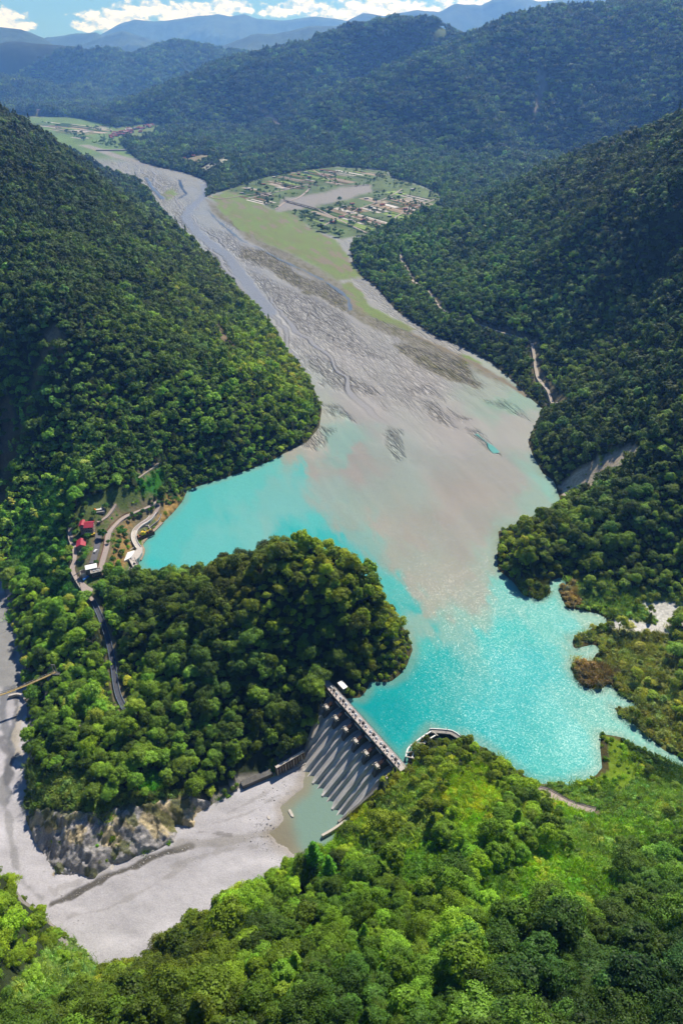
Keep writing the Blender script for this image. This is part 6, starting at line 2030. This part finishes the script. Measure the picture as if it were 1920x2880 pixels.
for _ in range(600):
    if n_v >= 62: break
    f = gh.random()
    px_, py_ = 312 + 120 * f + gh.gauss(0, 5), 383 - 27 * f + gh.gauss(0, 4.2)
    p = hit(px_, py_, 3000, 9000)
    red = gh.random() < .82
    tiny_house((p[0], p[1], p[2] + 1), gh.uniform(-.5, .5) + (1.57 if gh.random() < .4 else 0), gh.uniform(12, 22), gh.uniform(9, 13), gh.uniform(7, 11), REDTILE if red else WR,
               'tiny house with a dull red roof in the far village' if red else 'tiny house with a pale roof in the far village', 'house', 'red-roofed village houses' if red else 'pale-roofed village houses')
    n_v += 1
for k, (px_, py_, red) in enumerate([(960,612,1),(980,600,0),(1010,592,1),(1042,585,0),(1075,578,1),(1100,560,0),(985,622,0),(935,628,1),(905,622,0),(1020,622,1),(1062,640,1),(1095,610,0),(1140,590,1),(1030,560,0),(990,575,1),(968,583,0),(1110,632,0),(700,533,0),(680,545,0),(742,520,1),(770,500,0),(840,492,1),(860,486,0),(905,480,1),(930,486,0),(870,500,1),(1125,545,0),(1160,535,0),(545,440,1),(520,446,1),(585,470,0),(610,460,0)]):
    p = on_floor(px_, py_) if px_ > 640 else hit(px_, py_, 1500, 6000)
    tiny_house((p[0], p[1], p[2] + .6), gh.uniform(-.4, .4), gh.uniform(10, 16), gh.uniform(6, 8), gh.uniform(4, 5.5), REDTILE if red else WR,
               'small red-roofed farm house among the striped fields' if red else 'small pale-roofed farm shed among the striped fields', 'house', 'red-roofed farm houses' if red else 'pale-roofed farm sheds')
# lane through the fields and the little bridge over the side stream
for L_, w in (([(775,590),(800,570),(840,556),(870,530),(860,520),(800,535),(740,548),(690,560)], 7), ([(590,552),(620,560),(700,548),(780,540)], 5), ([(895,590),(960,622),(1040,660)], 6), ([(900,640),(980,600),(1080,560),(1130,532)], 5), ([(880,478),(960,520),(1040,520)], 5), ([(1080,640),(1130,600),(1225,560)], 5)):
    P_ = dense([on_floor(*q) + np.array((0, 0, 1.0)) for q in L_], 25)
    o = MB().strip(P_, w, .6).build('road', ROADM); o['kind'] = 'structure'
a, c_ = on_floor(800, 566), on_floor(897, 592)
t = empty('road_bridge', a)
tag(t, 'long dark road bridge over the pale side stream by the fields', 'bridge')
MB().strip([(0, 0, 5), tuple(c_ - a + np.array((0, 0, 5)))], 8, 1.4).build('deck', CONC_D, t)
for k in range(5):
    q = (c_ - a) * (k + .5) / 5
    MB().box(q[0] - 1, q[0] + 1, q[1] - 3, q[1] + 3, -2, 3.6).build('pier', CONC_D, t)
a, c_ = on_floor(272, 424), on_floor(406, 424)
t = empty('weir', a)
tag(t, 'long pale concrete weir across the river far upstream', 'weir')
MB().strip([(0, 0, 6), tuple(c_ - a + np.array((0, 0, 6)))], 12, 8).build('crest', CONC_L, t)
MB().strip([(0, -8, 2.5), tuple(c_ - a + np.array((0, -8, 2.5)))], 8, 6).build('apron', CONC, t)
# hilltop lookout
d_ = ray(1562, 40)
ts_ = np.linspace(2500, 5500, 400)
zz_ = height(d_[0] * ts_, d_[1] * ts_)
k_ = int(np.argmax((zz_ - CAM_H) / ts_))
p = np.array((d_[0] * ts_[k_], d_[1] * ts_[k_], zz_[k_]))
t = empty('hilltop_house', p, .3)
tag(t, 'pale house on the bald top of the large right-hand mountain', 'house')
gable(t, 24, 12, 7, 4, CONC_L, WR, 1, -8)
